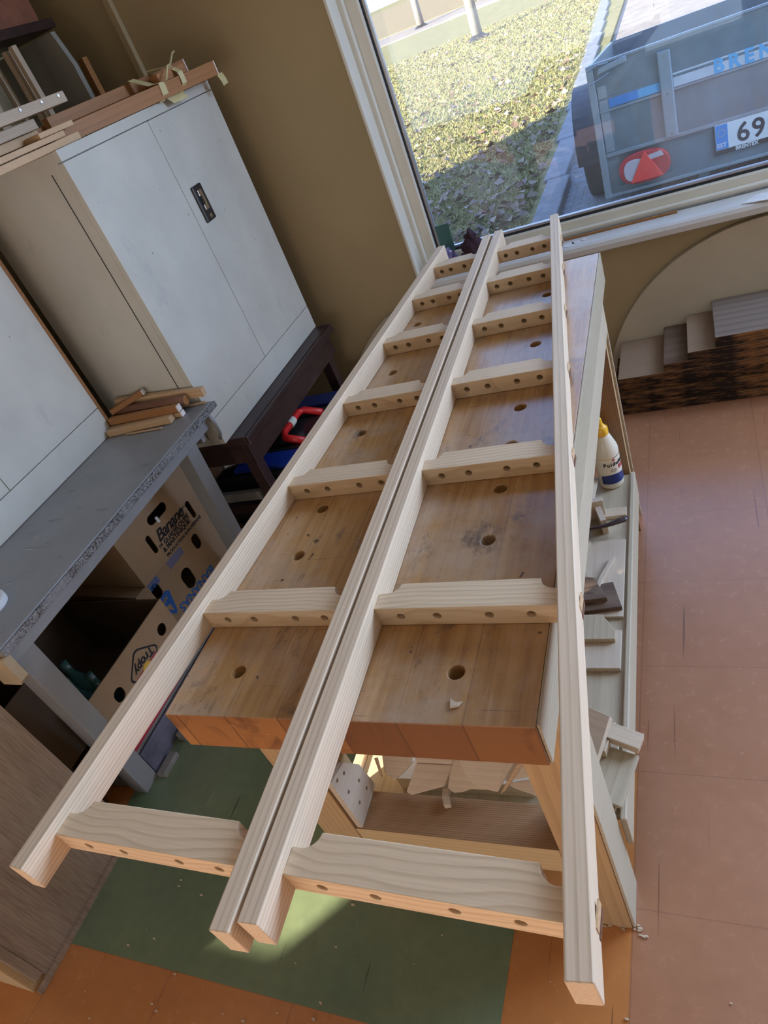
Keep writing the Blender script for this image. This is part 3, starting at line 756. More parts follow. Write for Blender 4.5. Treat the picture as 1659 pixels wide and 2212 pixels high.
# ------------------------------------------------------------------ grey desk
dk = thing('grey_desk', 'long grey painted desk with a worn chipboard edge, left of the workbench', 'desk', (-2.0, 1.3, 0))
dt = obj('desktop', bx(-2.49, -1.550, .68, 1.764, .734, .756), M_desk, dk, bevel=.003)
obj('desktop_edge', bx(-1.5495, -1.540, .68, 1.768, .732, .754), M_chip, dk, bevel=.003)
obj('apron', bx(-1.593, -1.575, .70, 1.715, .682, .7335), M_deskpaint, dk, bevel=.002)
obj('apron', bx(-2.45, -1.594, 1.67, 1.69, .65, .7335), M_deskpaint, dk, bevel=.002)
for (x, y) in ((-1.58, .708), (-1.575, 1.556)):
    x2 = x - .088; y2 = y + .038
    obj('leg', hexa(B(), [(x2-.055, y2, 0), (x2, y2, 0), (x2, y2+.062, 0), (x2-.055, y2+.062, 0),
                          (x-.055, y, .6815), (x, y, .6815), (x, y+.062, .6815), (x-.055, y+.062, .6815)]), M_deskpaint, dk, bevel=.002)
for (x, y) in ((-2.45, .708), (-2.45, 1.60)):
    obj('leg', bx(x, x+.055, y, y+.062, .0, .7335), M_deskpaint, dk, bevel=.002)
obj('bracket', prism(B(), [(-1.56, .7315), (-1.56, .65), (-1.575, .635), (-1.64, .635), (-1.64, .7315)], .675, .699, frame_mat((0, 0, 0), (1, 0, 0), (0, 0, 1)) @ Matrix.Scale(-1, 4, (0, 0, 1))), M_beige, dk)
ck = B(); tube(ck, [(-1.552, 1.715, .730), (-1.549, 1.72, .69), (-1.554, 1.725, .65), (-1.572, 1.73, .625)], .006, 8); obj('corner_bracket', ck, M_deskpaint, dk, smooth=True)
obj('plinth', bx(-1.682, -1.672, .812, 1.60, .0, .10), M_plinth, dk, bevel=.002)
obj('foot_rail', bx(-2.45, -1.73, .75, .78, .02, .06), M_dustg, dk)
obj('lower_shelf', bx(-2.44, -1.684, .812, 1.689, .10, .115), M_dustg, dk)
for i, (y0, y1) in enumerate(((.80, .88), (.93, 1.0), (1.02, 1.2))):
    tag(obj('floor_scrap', bx(-1.655, -1.625, y0, y1, .0005, .02 + .012*i), M_dustg, None, bevel=.002),
        ('small grey scrap block on the floor by the desk plinth, nearest the desk leg', 'small grey scrap block by the desk plinth, middle one', 'long grey scrap strip by the desk plinth beside the workbench')[i], 'scrap')
tag(obj('paint_can_lid', lathe(B(), [(.05, 0), (.052, .004), (.052, .02), (.047, .022)], (-1.72, .815, .7565)), M_paper, None, smooth=False), 'round pale lid at the left edge on the grey desk', 'lid')

# cardboard boxes under the desk
def carton(name, label, c, yw, w, d, h, holes, mat=M_card, open_top=False, face_t=.004):
    """front face looks toward +x (local), width along y; c = front-left-bottom corner"""
    t = thing(name, label, 'box', c, (0, 0, yw))
    T_ = face_t
    f = obj('front_panel', bx(-T_, 0, 0, w, 0, h), mat, t, world=False)
    cb_ = B()
    for (y, z, a, b) in holes:
        n = 20; r = min(a, b)/2; ex = max(a-b, 0)/2; ez = max(b-a, 0)/2
        pts = []
        for k_ in range(n):
            q = 2*math.pi*k_/n; cx_, cz_ = math.cos(q), math.sin(q)
            pts.append((y + (ex if cx_ >= 0 else -ex) + r*cx_, z + (ez if cz_ >= 0 else -ez) + r*cz_))
        prism(cb_, pts, -.02, .02, frame_mat((0, 0, 0), (0, 1, 0), (0, 0, 1)))
    if holes: cut(f, cb_)
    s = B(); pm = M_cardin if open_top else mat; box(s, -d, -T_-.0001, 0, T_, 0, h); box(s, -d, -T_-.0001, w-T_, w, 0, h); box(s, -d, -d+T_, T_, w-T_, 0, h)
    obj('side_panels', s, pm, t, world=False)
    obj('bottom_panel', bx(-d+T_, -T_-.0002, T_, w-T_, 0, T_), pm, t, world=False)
    if not open_top: obj('top_panel', bx(-d+T_, -T_-.0002, T_, w-T_, h-T_, h), mat, t, world=False)
    return t
cx0 = carton('banana_box', 'closed cardboard banana box printed in black, topmost of the two under the desk', (-1.800, 1.283, .354), -.09, .42, .40, .24,
             [(.205, .155, .105, .038), (.117, .09, .024, .075), (.335, .062, .024, .075)])
Mf = lambda t, y, z: wmat(t) @ frame_mat((.0004, y, z), (0, 1, 0), (0, 0, 1))
Mu = lambda t, y, z: wmat(t) @ frame_mat((.0004, y, z), (0, -1, 0), (0, 0, -1))
text('print', 'Banane', .060, Mf(cx0, .145, .072), M_ink, cx0, shear=.35, bold=.0012, space=.88)
text('print', 'DE', .014, Mf(cx0, .135, .056), M_ink, cx0, bold=.0006)
text('print', 'GUADELOUPE', .0235, Mf(cx0, .160, .050), M_ink, cx0, bold=.0009)
text('print', '& MARTINIQUE', .0235, Mf(cx0, .140, .030), M_ink, cx0, bold=.0009)
text('print', 'PRODUCTION EUROPÉENNE', .0165, Mf(cx0, .140, .008), M_ink, cx0, bold=.0005)
obj('swash', tube(B(), [(.0005, .205, .062), (.0005, .235, .066), (.0005, .27, .082), (.0005, .30, .095), (.0005, .325, .092)], .0015, 6), M_ink, cx0, world=False)
tag(blk('paper_scrap', 'tiny white paper scrap in the hand hole of the upper banana box', (.012, .022, .001), (-1.783, 1.475, .492), (70, 10, 80), M_paper), None, 'paper')
cx1 = carton('banana_box', 'cardboard banana box with blue triangle print, beneath the black-printed box', (-1.815, 1.235, .1155), -.09, .46, .40, .236,
             [(.08, .187, .040, .062), (.335, .187, .040, .062), (.215, .115, .055, .085)])
tri = [(.045, .075), (.055, .165), (.125, .095)]
tr_ = [(.095, .178), (.060, .108), (.118, .088)]
prism_b = prism(B(), [(.030, .150), (.105, .162), (.120, .150), (.100, .068), (.088, .062), (.028, .135)], 0, .0006, frame_mat((.0001, 0, 0), (0, 1, 0), (0, 0, 1)))
obj('blue_triangle', prism_b, M_blueink, cx1, world=False)
text('print', 'AMIGO', .024, wmat(cx1) @ frame_mat((.0009, .100, .148), (0, -1, -.12), (0, .12, -1)), M_card, cx1, bold=.0005)
obj('emblem', prism(B(), [(.060, .118), (.092, .110), (.090, .078)], 0, .0005, frame_mat((.0009, 0, 0), (0, 1, 0), (0, 0, 1))), M_card, cx1, world=False)
text('print', 'BANANAS', .046, Mu(cx1, .330, .072), M_blueink, cx1, bold=.001, space=1.05)
for k_ in range(9):
    obj('barcode_bar', bx(0, .0006, .062 + k_*.0062, .062 + k_*.0062 + (.003 if k_ % 3 else .0045), .203, .233), M_blueink, cx1, world=False)
for k_ in range(6):
    obj('print_line', bx(0, .0006, .175, .262, .200 + k_*.0055, .2025 + k_*.0055), M_blueink, cx1, world=False)
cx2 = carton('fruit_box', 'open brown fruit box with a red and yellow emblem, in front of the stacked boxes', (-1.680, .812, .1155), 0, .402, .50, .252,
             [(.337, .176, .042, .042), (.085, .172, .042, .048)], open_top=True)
# rounded-diamond emblem, printed upside down
def rdia(cy, cz, a, b, n=6):
    c = [(a, 0), (0, b), (-a, 0), (0, -b)]; pts = []
    for i, (y, z) in enumerate(c):
        p0 = Vector(c[i-1]); p1 = Vector((y, z)); p2 = Vector(c[(i+1) % 4])
        for t_ in [k_/n for k_ in range(n+1)]:
            s0 = p1 + (p0-p1)*.22; s2 = p1 + (p2-p1)*.22
            q = s0*(1-t_)**2 + p1*2*t_*(1-t_) + s2*t_**2
            pts.append((cy+q.x, cz+q.y))
    return pts
FM = frame_mat((0, 0, 0), (0, 1, 0), (0, 0, 1))
def pr2(name, pts, t, mat, par, off=0):
    return obj(name, prism(B(), pts, off, off+.0005, FM), mat, par, world=False)
pr2('emblem_ring', rdia(.212, .160, .082, .066), 0, M_ink, cx2, .0001)
pr2('emblem_field', rdia(.212, .160, .074, .058), 0, M_card, cx2, .0007)
pr2('emblem_red', [(.155, .150), (.270, .150), (.212, .108)], 0, M_redink, cx2, .0013)
pr2('emblem_fruit', [(.212 + .022*math.cos(q*.4), .140 + .02*math.sin(q*.4)) for q in range(16)], 0, M_yellow, cx2, .0019)
text('print', 'Tropy', .040, wmat(cx2) @ frame_mat((.0026, .268, .182), (0, -1, 0), (0, 0, -1)), M_ink, cx2, shear=.2, bold=.0008)
pr2('red_swoosh', [(.0, .0), (.40, .0), (.40, .06), (.25, .055), (.13, .10), (.05, .135), (.0, .145)], 0, M_redink, cx2, .0001)
for i, (x, y, r) in enumerate(((-1.88, .90, .04), (-1.80, .93, .032), (-1.95, .97, .036))):
    tag(obj('glass_bottle', lathe(B(), [(r, 0), (r, .12), (r*.4, .17), (r*.4, .22)], (x, y, .12)), M_glassg, None, smooth=True),
        ('dark green glass bottle in the open fruit box, left one', 'dark green glass bottle in the open fruit box, nearest the front', 'dark green glass bottle in the open fruit box, farthest back')[i], 'bottle')
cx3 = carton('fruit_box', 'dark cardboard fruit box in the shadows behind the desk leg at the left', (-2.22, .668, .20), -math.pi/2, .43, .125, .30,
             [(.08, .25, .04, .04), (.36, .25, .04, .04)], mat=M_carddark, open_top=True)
tag(obj('wooden_crate', bx(-2.2, -1.79, .672, .700, .0, .198), M_dark, None, bevel=.002), 'dark crate under the shadowed fruit box beside the desk leg', 'crate')
text('print', 'Tropy', .06, wmat(cx3) @ frame_mat((.0006, .33, .25), (0, -1, 0), (0, 0, -1)), M_redink, cx3, shear=.2)

# laminated brown unit, near left
un = thing('wooden_cabinet', 'brown woodgrain cabinet with a pale side standing in the near left corner', 'cabinet', (-1.9, .42, 0))
obj('carcass', bx(-2.48, -1.672, .205, .640, .0, .725), M_pine_x, un, bevel=.001)  # unseen depth and height stretched to block light from reaching under the desk
f_ = obj('front_panel', bx(-1.6715, -1.652, .245, .6385, .012, .725), M_lam, un, bevel=.001)
obj('edge_strip', bx(-1.6715, -1.650, .222, .2445, .03, .725), M_lam, un, bevel=.001)
obj('bottom_strip', bx(-1.6515, -1.640, .206, .6385, .0, .017), M_lam, un, bevel=.001)
obj('peg', cyl(B(), (-1.652, .560, .24), (-1.649, .560, .24), .005, 12), M_yellow, f_)

# sticks on the grey desk
def stick(name, label, p0, p1, w_, h_, mat, mend=None, round_=False):
    p0 = Vector(p0); p1 = Vector(p1); d = p1 - p0; Ln = d.length
    t = thing(name, label, 'stick', p0, d.to_track_quat('X', 'Z').to_euler())
    if round_:
        b_ = tube(B(), [(0, 0, 0), (Ln*.3, .003, .002), (Ln*.7, -.002, .001), (Ln, 0, 0)], w_/2, 12)
        obj('shaft', b_, mat, t, world=False, smooth=True)
    else: obj('shaft', bx(0, Ln-.004, -w_/2, w_/2, -h_/2, h_/2), mat, t, world=False, bevel=.001)
    if mend: obj('painted_end' if not round_ else 'cut_end', bx(Ln-.0038, Ln+.001, -w_/2*.98, w_/2*.98, -h_/2*.98, h_/2*.98) if not round_ else cyl(B(), (Ln-.001, 0, 0), (Ln+.002, 0, 0), w_/2*.95, 12), mend, t, world=False)
    return t
stick('wood_stick', 'square pale stick nearest the edge of the grey desk', (-1.930, 1.650, .7685), (-1.655, 1.668, .7685), .040, .022, M_sticks, M_sticks)
stick('wood_stick', 'pale stick with scribbled marks, second from the near side on the desk', (-1.930, 1.690, .7725), (-1.735, 1.712, .7725), .028, .030, M_sticks, M_white_end)
stick('wood_stick', 'white-ended square stick in the middle of the desk bundle', (-1.925, 1.672, .797), (-1.625, 1.690, .790), .022, .022, M_reddish, M_white_end)
stick('wood_stick', 'short pale stick lying under the white-ended one, cut square', (-1.80, 1.700, .7665), (-1.625, 1.692, .7665), .020, .018, M_sticks, M_white_end)
stick('bark_stick', 'round dark bark-covered stick in the desk bundle', (-1.925, 1.715, .806), (-1.612, 1.722, .796), .034, .034, M_bark, M_reddish, True)
stick('wood_stick', 'flat brown board resting on top behind the bark stick on the desk', (-1.930, 1.750, .826), (-1.553, 1.755, .800), .022, .030, M_sticks, M_sticks)
stick('wood_stick', 'white-painted stick on top of the desk bundle, pointing up at the cabinet', (-1.925, 1.700, .818), (-1.790, 1.752, .846), .022, .018, M_reddish, M_paper)
stick('wood_sliver', 'thin sliver of wood lying loose at the near side of the desk bundle', (-1.84, 1.625, .760), (-1.675, 1.625, .760), .007, .004, M_sticks)
stick('wood_stick', 'thin flat lath at the far corner of the grey desk', (-1.72, 1.748, .7595), (-1.568, 1.757, .7595), .012, .005, M_sticks)

# ------------------------------------------------------------------ things on top of the cabinet
Z1 = 1.5885
def bar(name, label, x0, x1, y0, y1, z0, z1, mat, cat='board', end=None, tilt=0):
    t = thing(name, label, cat, ((x0+x1)/2, y0, z0), (math.radians(tilt), 0, 0))
    a = [x0, x1, y0, y1, z0, z1]; bm = bx(*a)
    bm.transform(Matrix.Translation(-t.location))
    obj('shaft', bm, mat, t, world=False, bevel=.0015)
    if end:
        e_ = bx(x0-.0004, x1+.0004, y1-end, y1+.001, z0-.0004, z1+.0004); e_.transform(Matrix.Translation(-t.location))
        obj('white_end', e_, M_white_end, t, world=False)
    return t
stick('varnished_bar', 'thick varnished bar with a white end, front one of the taped bundle on the cabinet', (-1.69, 1.86, Z1+.023), (-1.533, 2.635, Z1+.023), .044, .044, M_reddishx, M_white_end)
stick('varnished_bar', 'square bar beside the front one, end just past it on the cabinet', (-1.735, 1.90, Z1+.024), (-1.578, 2.675, Z1+.024), .043, .046, M_reddishx, M_white_end)
stick('varnished_bar', 'short reddish block resting inside the tape of the bundle', (-1.600, 2.37, Z1+.060), (-1.572, 2.51, Z1+.060), .036, .028, M_reddishx, M_reddish)
stick('varnished_bar', 'rear reddish bar with a greyish end reaching farthest right on the cabinet', (-1.815, 1.93, Z1+.045), (-1.665, 2.67, Z1+.068), .040, .042, M_reddishx, M_white_end)
stick('varnished_bar', 'thin dark bar with a small white tip between the bundle bars', (-1.765, 1.98, Z1+.066), (-1.652, 2.54, Z1+.066), .028, .034, M_reddishx, M_white_end)
tp = thing('masking_tape_loop', 'yellowed masking tape tied around the bars on the cabinet', 'tape', (-1.62, 2.45, Z1))
def ribbon(name, pts, w_, mat, par):
    bm = B(); wv = Vector(w_); rows = []
    for p in pts:
        p = Vector(p); rows.append([bm.verts.new(p - wv), bm.verts.new(p + wv)])
    for p, q in zip(rows, rows[1:]): bm.faces.new((p[0], p[1], q[1], q[0]))
    o = obj(name, bm, mat, par); sd = o.modifiers.new('s', 'SOLIDIFY'); sd.thickness = .0012; return o
ribbon('band', [(-1.59, 2.34, Z1-.004), (-1.566, 2.345, Z1+.012), (-1.566, 2.35, Z1+.048), (-1.60, 2.34, Z1+.052), (-1.66, 2.33, Z1+.088)], (.003, .014, 0), M_tape, tp)
ribbon('band', [(-1.57, 2.44, Z1-.004), (-1.542, 2.445, Z1+.02), (-1.545, 2.45, Z1+.055), (-1.58, 2.45, Z1+.082), (-1.66, 2.44, Z1+.094)], (.003, .010, 0), M_tape, tp)
obj('knot', tube(B(), [(-1.552, 2.36, Z1+.046), (-1.556, 2.41, Z1+.082), (-1.575, 2.46, Z1+.084), (-1.60, 2.54, Z1+.112), (-1.64, 2.62, Z1+.118)], .0035, 6), M_tape, tp)
ribbon('flap', [(-1.575, 2.40, Z1+.002), (-1.568, 2.41, Z1-.012), (-1.566, 2.42, Z1-.022)], (.004, .045, 0), M_tape, tp)
ribbon('loose_end', [(-1.524, 2.655, Z1+.002), (-1.520, 2.66, Z1-.018), (-1.521, 2.665, Z1-.036)], (.002, .016, .002), M_tape, tp)
# left pile of boards (top first)
bl = [('plywood strip with three screw heads on top of the board pile at the top left', -1.66, -1.60, 1.30, 1.925, 1.684, 1.712, M_ply),
      ('short pale board just below the screwed strip', -1.75, -1.64, 1.35, 1.805, 1.652, 1.678, M_ply),
      ('thick board with whitish end in the middle of the pile', -1.78, -1.66, 1.30, 1.815, 1.628, 1.651, M_sticks),
      ('slim pale lath sticking out rightmost in the middle of the pile', -1.66, -1.60, 1.745, 1.898, 1.626, 1.640, M_sticks),
      ('board under the slim lath, its end slightly farther left', -1.74, -1.605, 1.40, 1.850, 1.610, 1.625, M_sticks),
      ('lowest long board of the pile, overhanging the cabinet side', -1.74, -1.60, 1.35, 1.898, 1.5885, 1.6075, M_sticks)]
for i, (lb, *a) in enumerate(bl):
    a = list(a)
    a[:4] = [v*1.0127 for v in a[:4]]; t = bar('stacked_board', lb, *a[:6], a[6])
    if i == 0:
        for yy in (1.74, 1.83, 1.905):
            obj('screw_head', cyl(B(), (-1.621, yy*1.0127-.01, 1.7035), (-1.6175, yy*1.0127-.01, 1.7035), .004, 12), M_chrome, t)
# things behind the cabinet
for i, (x, y, w_, top_, lean) in enumerate(((-2.06, 2.345, .024, 1.905, 1), (-2.10, 2.36, .050, 1.90, 0), (-2.16, 2.33, .020, 1.90, 0), (-2.16, 2.24, .040, 1.95, -7), (-2.22, 2.12, .034, 1.86, -3))):
    lb = ('upright pale lath farthest right of the row at the top left', 'widest upright pale lath, second from the right', 'thinnest upright pale lath in the row', 'slanting pale lath with a dark knot leaning in the row', 'leftmost upright lath at the picture edge')[i]
    o = tag(obj('upright_lath', bx(0, .018, -w_/2, w_/2, 0, top_), M_lathw, None, bevel=.001), lb, 'lath')
    o.location = (x, y - (.0 if lean == 0 else math.sin(math.radians(lean))*top_*-1), 0); o.rotation_euler = (math.radians(lean), 0, 0)
    if lean < 0: o.location = (x, y + math.sin(math.radians(lean))*1.9*1, 0)
tag(obj('leaning_board', prism(B(), [(-2.40, 0), (-2.035, 0), (-2.035, 1.80), (-2.06, 1.915), (-2.40, 1.915)], -2.60, -2.575, frame_mat((0, 0, 0), (1, 0, 0), (0, 0, 1))), M_plate, None), 'grey board standing behind the cabinet in the corner', 'board')
tag(obj('varnished_stick', bx(-2.075, -2.050, 2.66, 2.69, 0, 1.815), M_reddish, None, bevel=.002), 'orange-brown stick standing upright beside the grey board', 'stick')
sh = thing('wall_shelf', 'dark wall shelf high in the top left corner', 'shelf', (-2.3, 2.3, 1.93))
obj('board', bx(-2.498, -2.11, 1.70, 2.69, 1.935, 1.965), M_dark, sh, bevel=.002)
tag(obj('storage_box', bx(-2.48, -2.14, 1.9, 2.655, 1.9655, 2.25), M_redbox, None, bevel=.004), 'red-brown box on the dark wall shelf', 'box')

# ------------------------------------------------------------------ under the window
def disc(bm, cx_, cz_, r, y0, y1, n=96):
    return cyl(bm, (cx_, y0, cz_), (cx_, y1, cz_), r, n)
# big round panel leaning on the wall
def circle3(p, q, r):
    ax, ay = p; bx_, by = q; cx_, cy_ = r
    d = 2*(ax*(by-cy_)+bx_*(cy_-ay)+cx_*(ay-by))
    ux = ((ax**2+ay**2)*(by-cy_)+(bx_**2+by**2)*(cy_-ay)+(cx_**2+cy_**2)*(ay-by))/d
    uy = ((ax**2+ay**2)*(cx_-bx_)+(bx_**2+by**2)*(ax-cx_)+(cx_**2+cy_**2)*(bx_-ax))/d
    return ux, uy, math.hypot(ax-ux, ay-uy)
ux, uy, rr = circle3((-.399, .064), (-.213, .380), (.121, .540))
pts = []
for k_ in range(200):
    a = 2*math.pi*k_/200; pts.append((ux + rr*math.cos(a), min(.5645, max(.003, uy + rr*math.sin(a)))))
pp = [pts[0]]
for p in pts[1:]:
    if math.hypot(p[0]-pp[-1][0], p[1]-pp[-1][1]) > 1e-4: pp.append(p)
tag(obj('round_panel', prism(B(), pp, -2.827, -2.805, frame_mat((0, 0, 0), (1, 0, 0), (0, 0, 1))), M_cream, None), 'large cream round-topped panel leaning under the window behind the planks', 'panel')
ux, uy, rr = circle3((-1.528, .316), (-1.426, .418), (-1.325, .491))
a0 = math.atan2(.491-uy, -1.325-ux); a1 = math.atan2(.21-uy, -1.56-ux)
seg_ = []
for k_ in range(15):
    a = a0 + ((a1 - a0) % (2*math.pi))*k_/14; seg_.append((ux+rr*math.cos(a), uy+rr*math.sin(a)))
pts = [(-.85, .003), (-.85, .55), (-1.15, .55)] + seg_ + [(-1.58, .003)]
tag(obj('round_panel', prism(B(), pts, -2.827, -2.805, frame_mat((0, 0, 0), (1, 0, 0), (0, 0, 1))), M_cream, None), 'cream round-shouldered panel leaning on the wall left of the ladders', 'panel')
# plank stack
zs = [.001, .035, .060, .094, .130, .165, .198, .230, .272]
xs = [-.36, -.33, -.37, -.34, -.345, -.176, -.090, .004]
mt = [M_stackedge, M_stackedge, M_stackedge, M_stackedge, M_plankpale, M_stack, M_plankpale, M_plankgrey]
nm = ['bottom plank of the stack on the floor under the window', 'second plank up in the stack under the window', 'third plank up in the stack under the window', 'fourth plank up, just beneath the pale-topped one',
      'pale-topped plank at the lowest step of the plank stack', 'short dark-stained plank at the second step of the stack', 'pale square-ended plank at the third step of the stack', 'grey-brown top plank of the stack under the window']
zs[4] = .130; tops = [.034, .059, .093, .129, .163, .197, .229, .271]
for i in range(8):
    z0 = .001 if i == 0 else tops[i-1] + .0008
    yf = 2.50 + (0, .006, .0, .012, .0, .0, .0, .0)[i]
    t = thing('plank', nm[i], 'plank', (.6, 2.56, z0))
    b_ = obj('board', bx(xs[i], 1.7, yf+.001, 2.80, z0, tops[i]), mt[i], t, bevel=.002)
    obj('raw_edge', bx(xs[i], 1.7, yf, yf+.0009, z0+.001, tops[i]-.001), M_stackedge, t)
# things on the sill
tag(obj('wood_strip', bx(-.501, -.082, 2.879, 2.890, .6085, .616), M_reddish, None, bevel=.001), 'slim brown strip lying on the window sill', 'strip')
tag(obj('wood_strip', bx(-.525, .95, 2.902, 2.911, .6085, .614), M_dustg, None, bevel=.001), 'long grey strip lying against the window frame on the sill', 'strip')
def crumple(name, label, cat, c, r, mat, seed, sq=(1, 1, 1), n=3):
    random.seed(seed); bm = B(); bmesh.ops.create_icosphere(bm, subdivisions=n, radius=r)
    for v in bm.verts:
        k_ = 1 + random.uniform(-.22, .22); v.co = Vector((v.co.x*sq[0]*k_, v.co.y*sq[1]*k_, v.co.z*sq[2]*k_))
    zmin = min(v.co.z for v in bm.verts)
    o = obj(name, bm, mat, None, smooth=False); o.location = (c[0], c[1], c[2]-zmin); return tag(o, label, cat)
rg = thing('rag', 'crumpled dark purple cloth rag piled on the window sill', 'cloth', (-.87, 2.877, .6085))
random.seed(4)
bm = B()
for c, r, s_ in (((-0.866, 2.872, 0.6707), .045, (1, .7, 1.25)), ((-0.835, 2.875, 0.6445), .036, (1.1, .7, .9)), ((-0.911, 2.872, 0.6392), .028, (1, .7, .8)), ((-0.861, 2.879, 0.7232), .028, (.9, .7, 1.1))):
    g_ = bmesh.ops.create_icosphere(bm, subdivisions=3, radius=r)
    for v in g_['verts']:
        q = v.co.copy(); k_ = 1 + .16*math.sin(q.x*190+q.z*90) + .10*math.sin(q.z*260+q.y*120) + random.uniform(-.05, .05)
        v.co = Vector((c[0]+q.x*s_[0]*k_, c[1]+q.y*s_[1]*k_, max(.6095, c[2]+q.z*s_[2]*k_)))
obj('folds', bm, M_ragm, rg, smooth=True)
crumple('plastic_bag', 'small crumpled blue-purple plastic bag on the sill beside the rag', 'bag', (-.982, 2.872, .6085), .047, M_purple, 11, (.85, .6, .95))
tag(obj('teal_card', bx(-1.024, -.964, 2.955, 2.957, .6095, .779), M_teal, None), 'teal card standing in the lower left corner of the window', 'card')
for i, (x, y, r) in enumerate(((-.478, 2.825, .023), (-.452, 2.835, .016), (-.42, 2.846, .012))):
    tag(obj('plastic_scrap', cyl(B(), (x, y, .6085), (x, y, .610), r, 7), M_paper, None), ('largest torn white scrap on the sill right of the ladders', 'middle torn white scrap on the sill right of the ladders', 'smallest torn white scrap on the sill right of the ladders')[i], 'scrap')
tag(obj('plastic_wrap', prism(B(), [(0, 0), (.09, -.02), (.16, .01), (.14, .05), (.05, .06)], 0, .003), M_paper, None, bevel=.001), 'clear-white plastic wrap lying on the sill at the right', 'wrap')
bpy.data.objects['plastic_wrap'].location = (.126, 2.80, .6085)

# floor crumbs
random.seed(3)
bm = B()
for i in range(90):
    if i < 30: x, y = random.uniform(-.34, -.22), random.gauss(.588, .006)
    else: x, y = random.uniform(-1.6, .1), random.uniform(.1, .6)
    s_ = random.uniform(.0015, .0045)
    prism(bm, [(x, y), (x+s_*2, y+s_*random.uniform(-.5, .5)), (x+s_*1.5, y+s_), (x-.3*s_, y+s_*.8)], .0016, .0016+s_*.5)
tag(obj('wood_crumbs', bm, M_birch, None), 'pale crumbs and shavings scattered on the floor', 'shavings', kind='stuff')
tag(poly_piece('wood_chip', 'tiny pale wood chip on the near end of the workbench top', 'chip', [(0, 0), (.012, .003), (.016, .012), (.006, .010), (-.003, .016)], .003, (-.355, .512, .8505)), None)

# ------------------------------------------------------------------ outside
ZG = .27
def ground_mat(name, stops, scale=6, d=8, bump=.5):
    k = N(name, .9, .1); n = k.noise(k.coord(), scale, d, .7)
    k.bump(n, bump, .02); return k.col(k.ramp(n, stops))
M_grass = ground_mat('dry_lawn', [(.3, (.13, .12, .05)), (.5, (.21, .185, .08)), (.7, (.30, .25, .13))], 9)
M_gravel = ground_mat('pale_gravel', [(.3, (.21, .175, .14)), (.7, (.33, .28, .235))], 5)
def pave_mat():
    k = N('block_paving', .8, .2)
    br = k.n('TexBrick'); br.inputs['Scale'].default_value = 5; br.inputs['Mortar Size'].default_value = .012
    br.inputs['Color1'].default_value = (.17, .185, .20, 1); br.inputs['Color2'].default_value = (.23, .245, .26, 1); br.inputs['Mortar'].default_value = (.07, .065, .055, 1)
    k.l(k.coord(), br.inputs['Vector'])
    n = k.noise(k.coord(), 12, 6, .7)
    return k.col(k.mix(k.ramp(n, [(.45, (0, 0, 0)), (.75, (.7, .7, .7))]), br.outputs[0], (.11, .095, .07)))
M_pave = pave_mat()
M_curb = ground_mat('curb_concrete', [(.3, (.15, .155, .16)), (.7, (.26, .265, .27))], 14, 6, .3)
struct('ground_lawn', bx(-60, -.80, 3.03, 120, ZG-.3, ZG), M_grass)
struct('ground_paving', bx(-.79, 8, 3.03, 8.6, ZG-.3, ZG-.03), M_pave)
struct('ground_gravel', bx(-.79, 40, 8.6, 120, ZG-.3, ZG-.03), M_gravel)
struct('path', hexa(B(), [(-40, 36, ZG), (2, 24, ZG), (2, 27.5, ZG), (-40, 42, ZG), (-40, 36, ZG+.02), (2, 24, ZG+.02), (2, 27.5, ZG+.02), (-40, 42, ZG+.02)]), M_gravel)
struct('ground_far_straw', hexa(B(), [(-40, 42.2, ZG), (2, 27.7, ZG), (2, 90, ZG), (-40, 90, ZG), (-40, 42.2, ZG+.03), (2, 27.7, ZG+.03), (2, 90, ZG+.03), (-40, 90, ZG+.03)]),
       ground_mat('straw_grass', [(.3, (.19, .145, .08)), (.7, (.30, .24, .14))], 3))
for i in range(13):
    y = 3.05 + i*1.0; x = -.632 - .030*y
    tag(obj('curb_stone', bx(x-.15, x, y, y+.99, ZG-.1, ZG+.022), M_curb, None, base=(x-.07, y, ZG), bevel=.01),
        ('curb stone closest to the window wall', 'second curb stone out from the window wall', 'third curb stone from the wall, at the edge of the building shadow', 'curb stone level with the trailer wheel',
         'curb stone just past the trailer wheel', 'sixth curb stone out, by the front of the trailer', 'seventh curb stone, just beyond the trailer', 'eighth curb stone out from the window', 'ninth curb stone, where gravel replaces paving',
         'tenth curb stone out from the window', 'eleventh curb stone, third from the far end', 'second farthest curb stone of the row', 'farthest curb stone of the row, at the picture top')[i], 'curb', 'curb stones along the lawn')
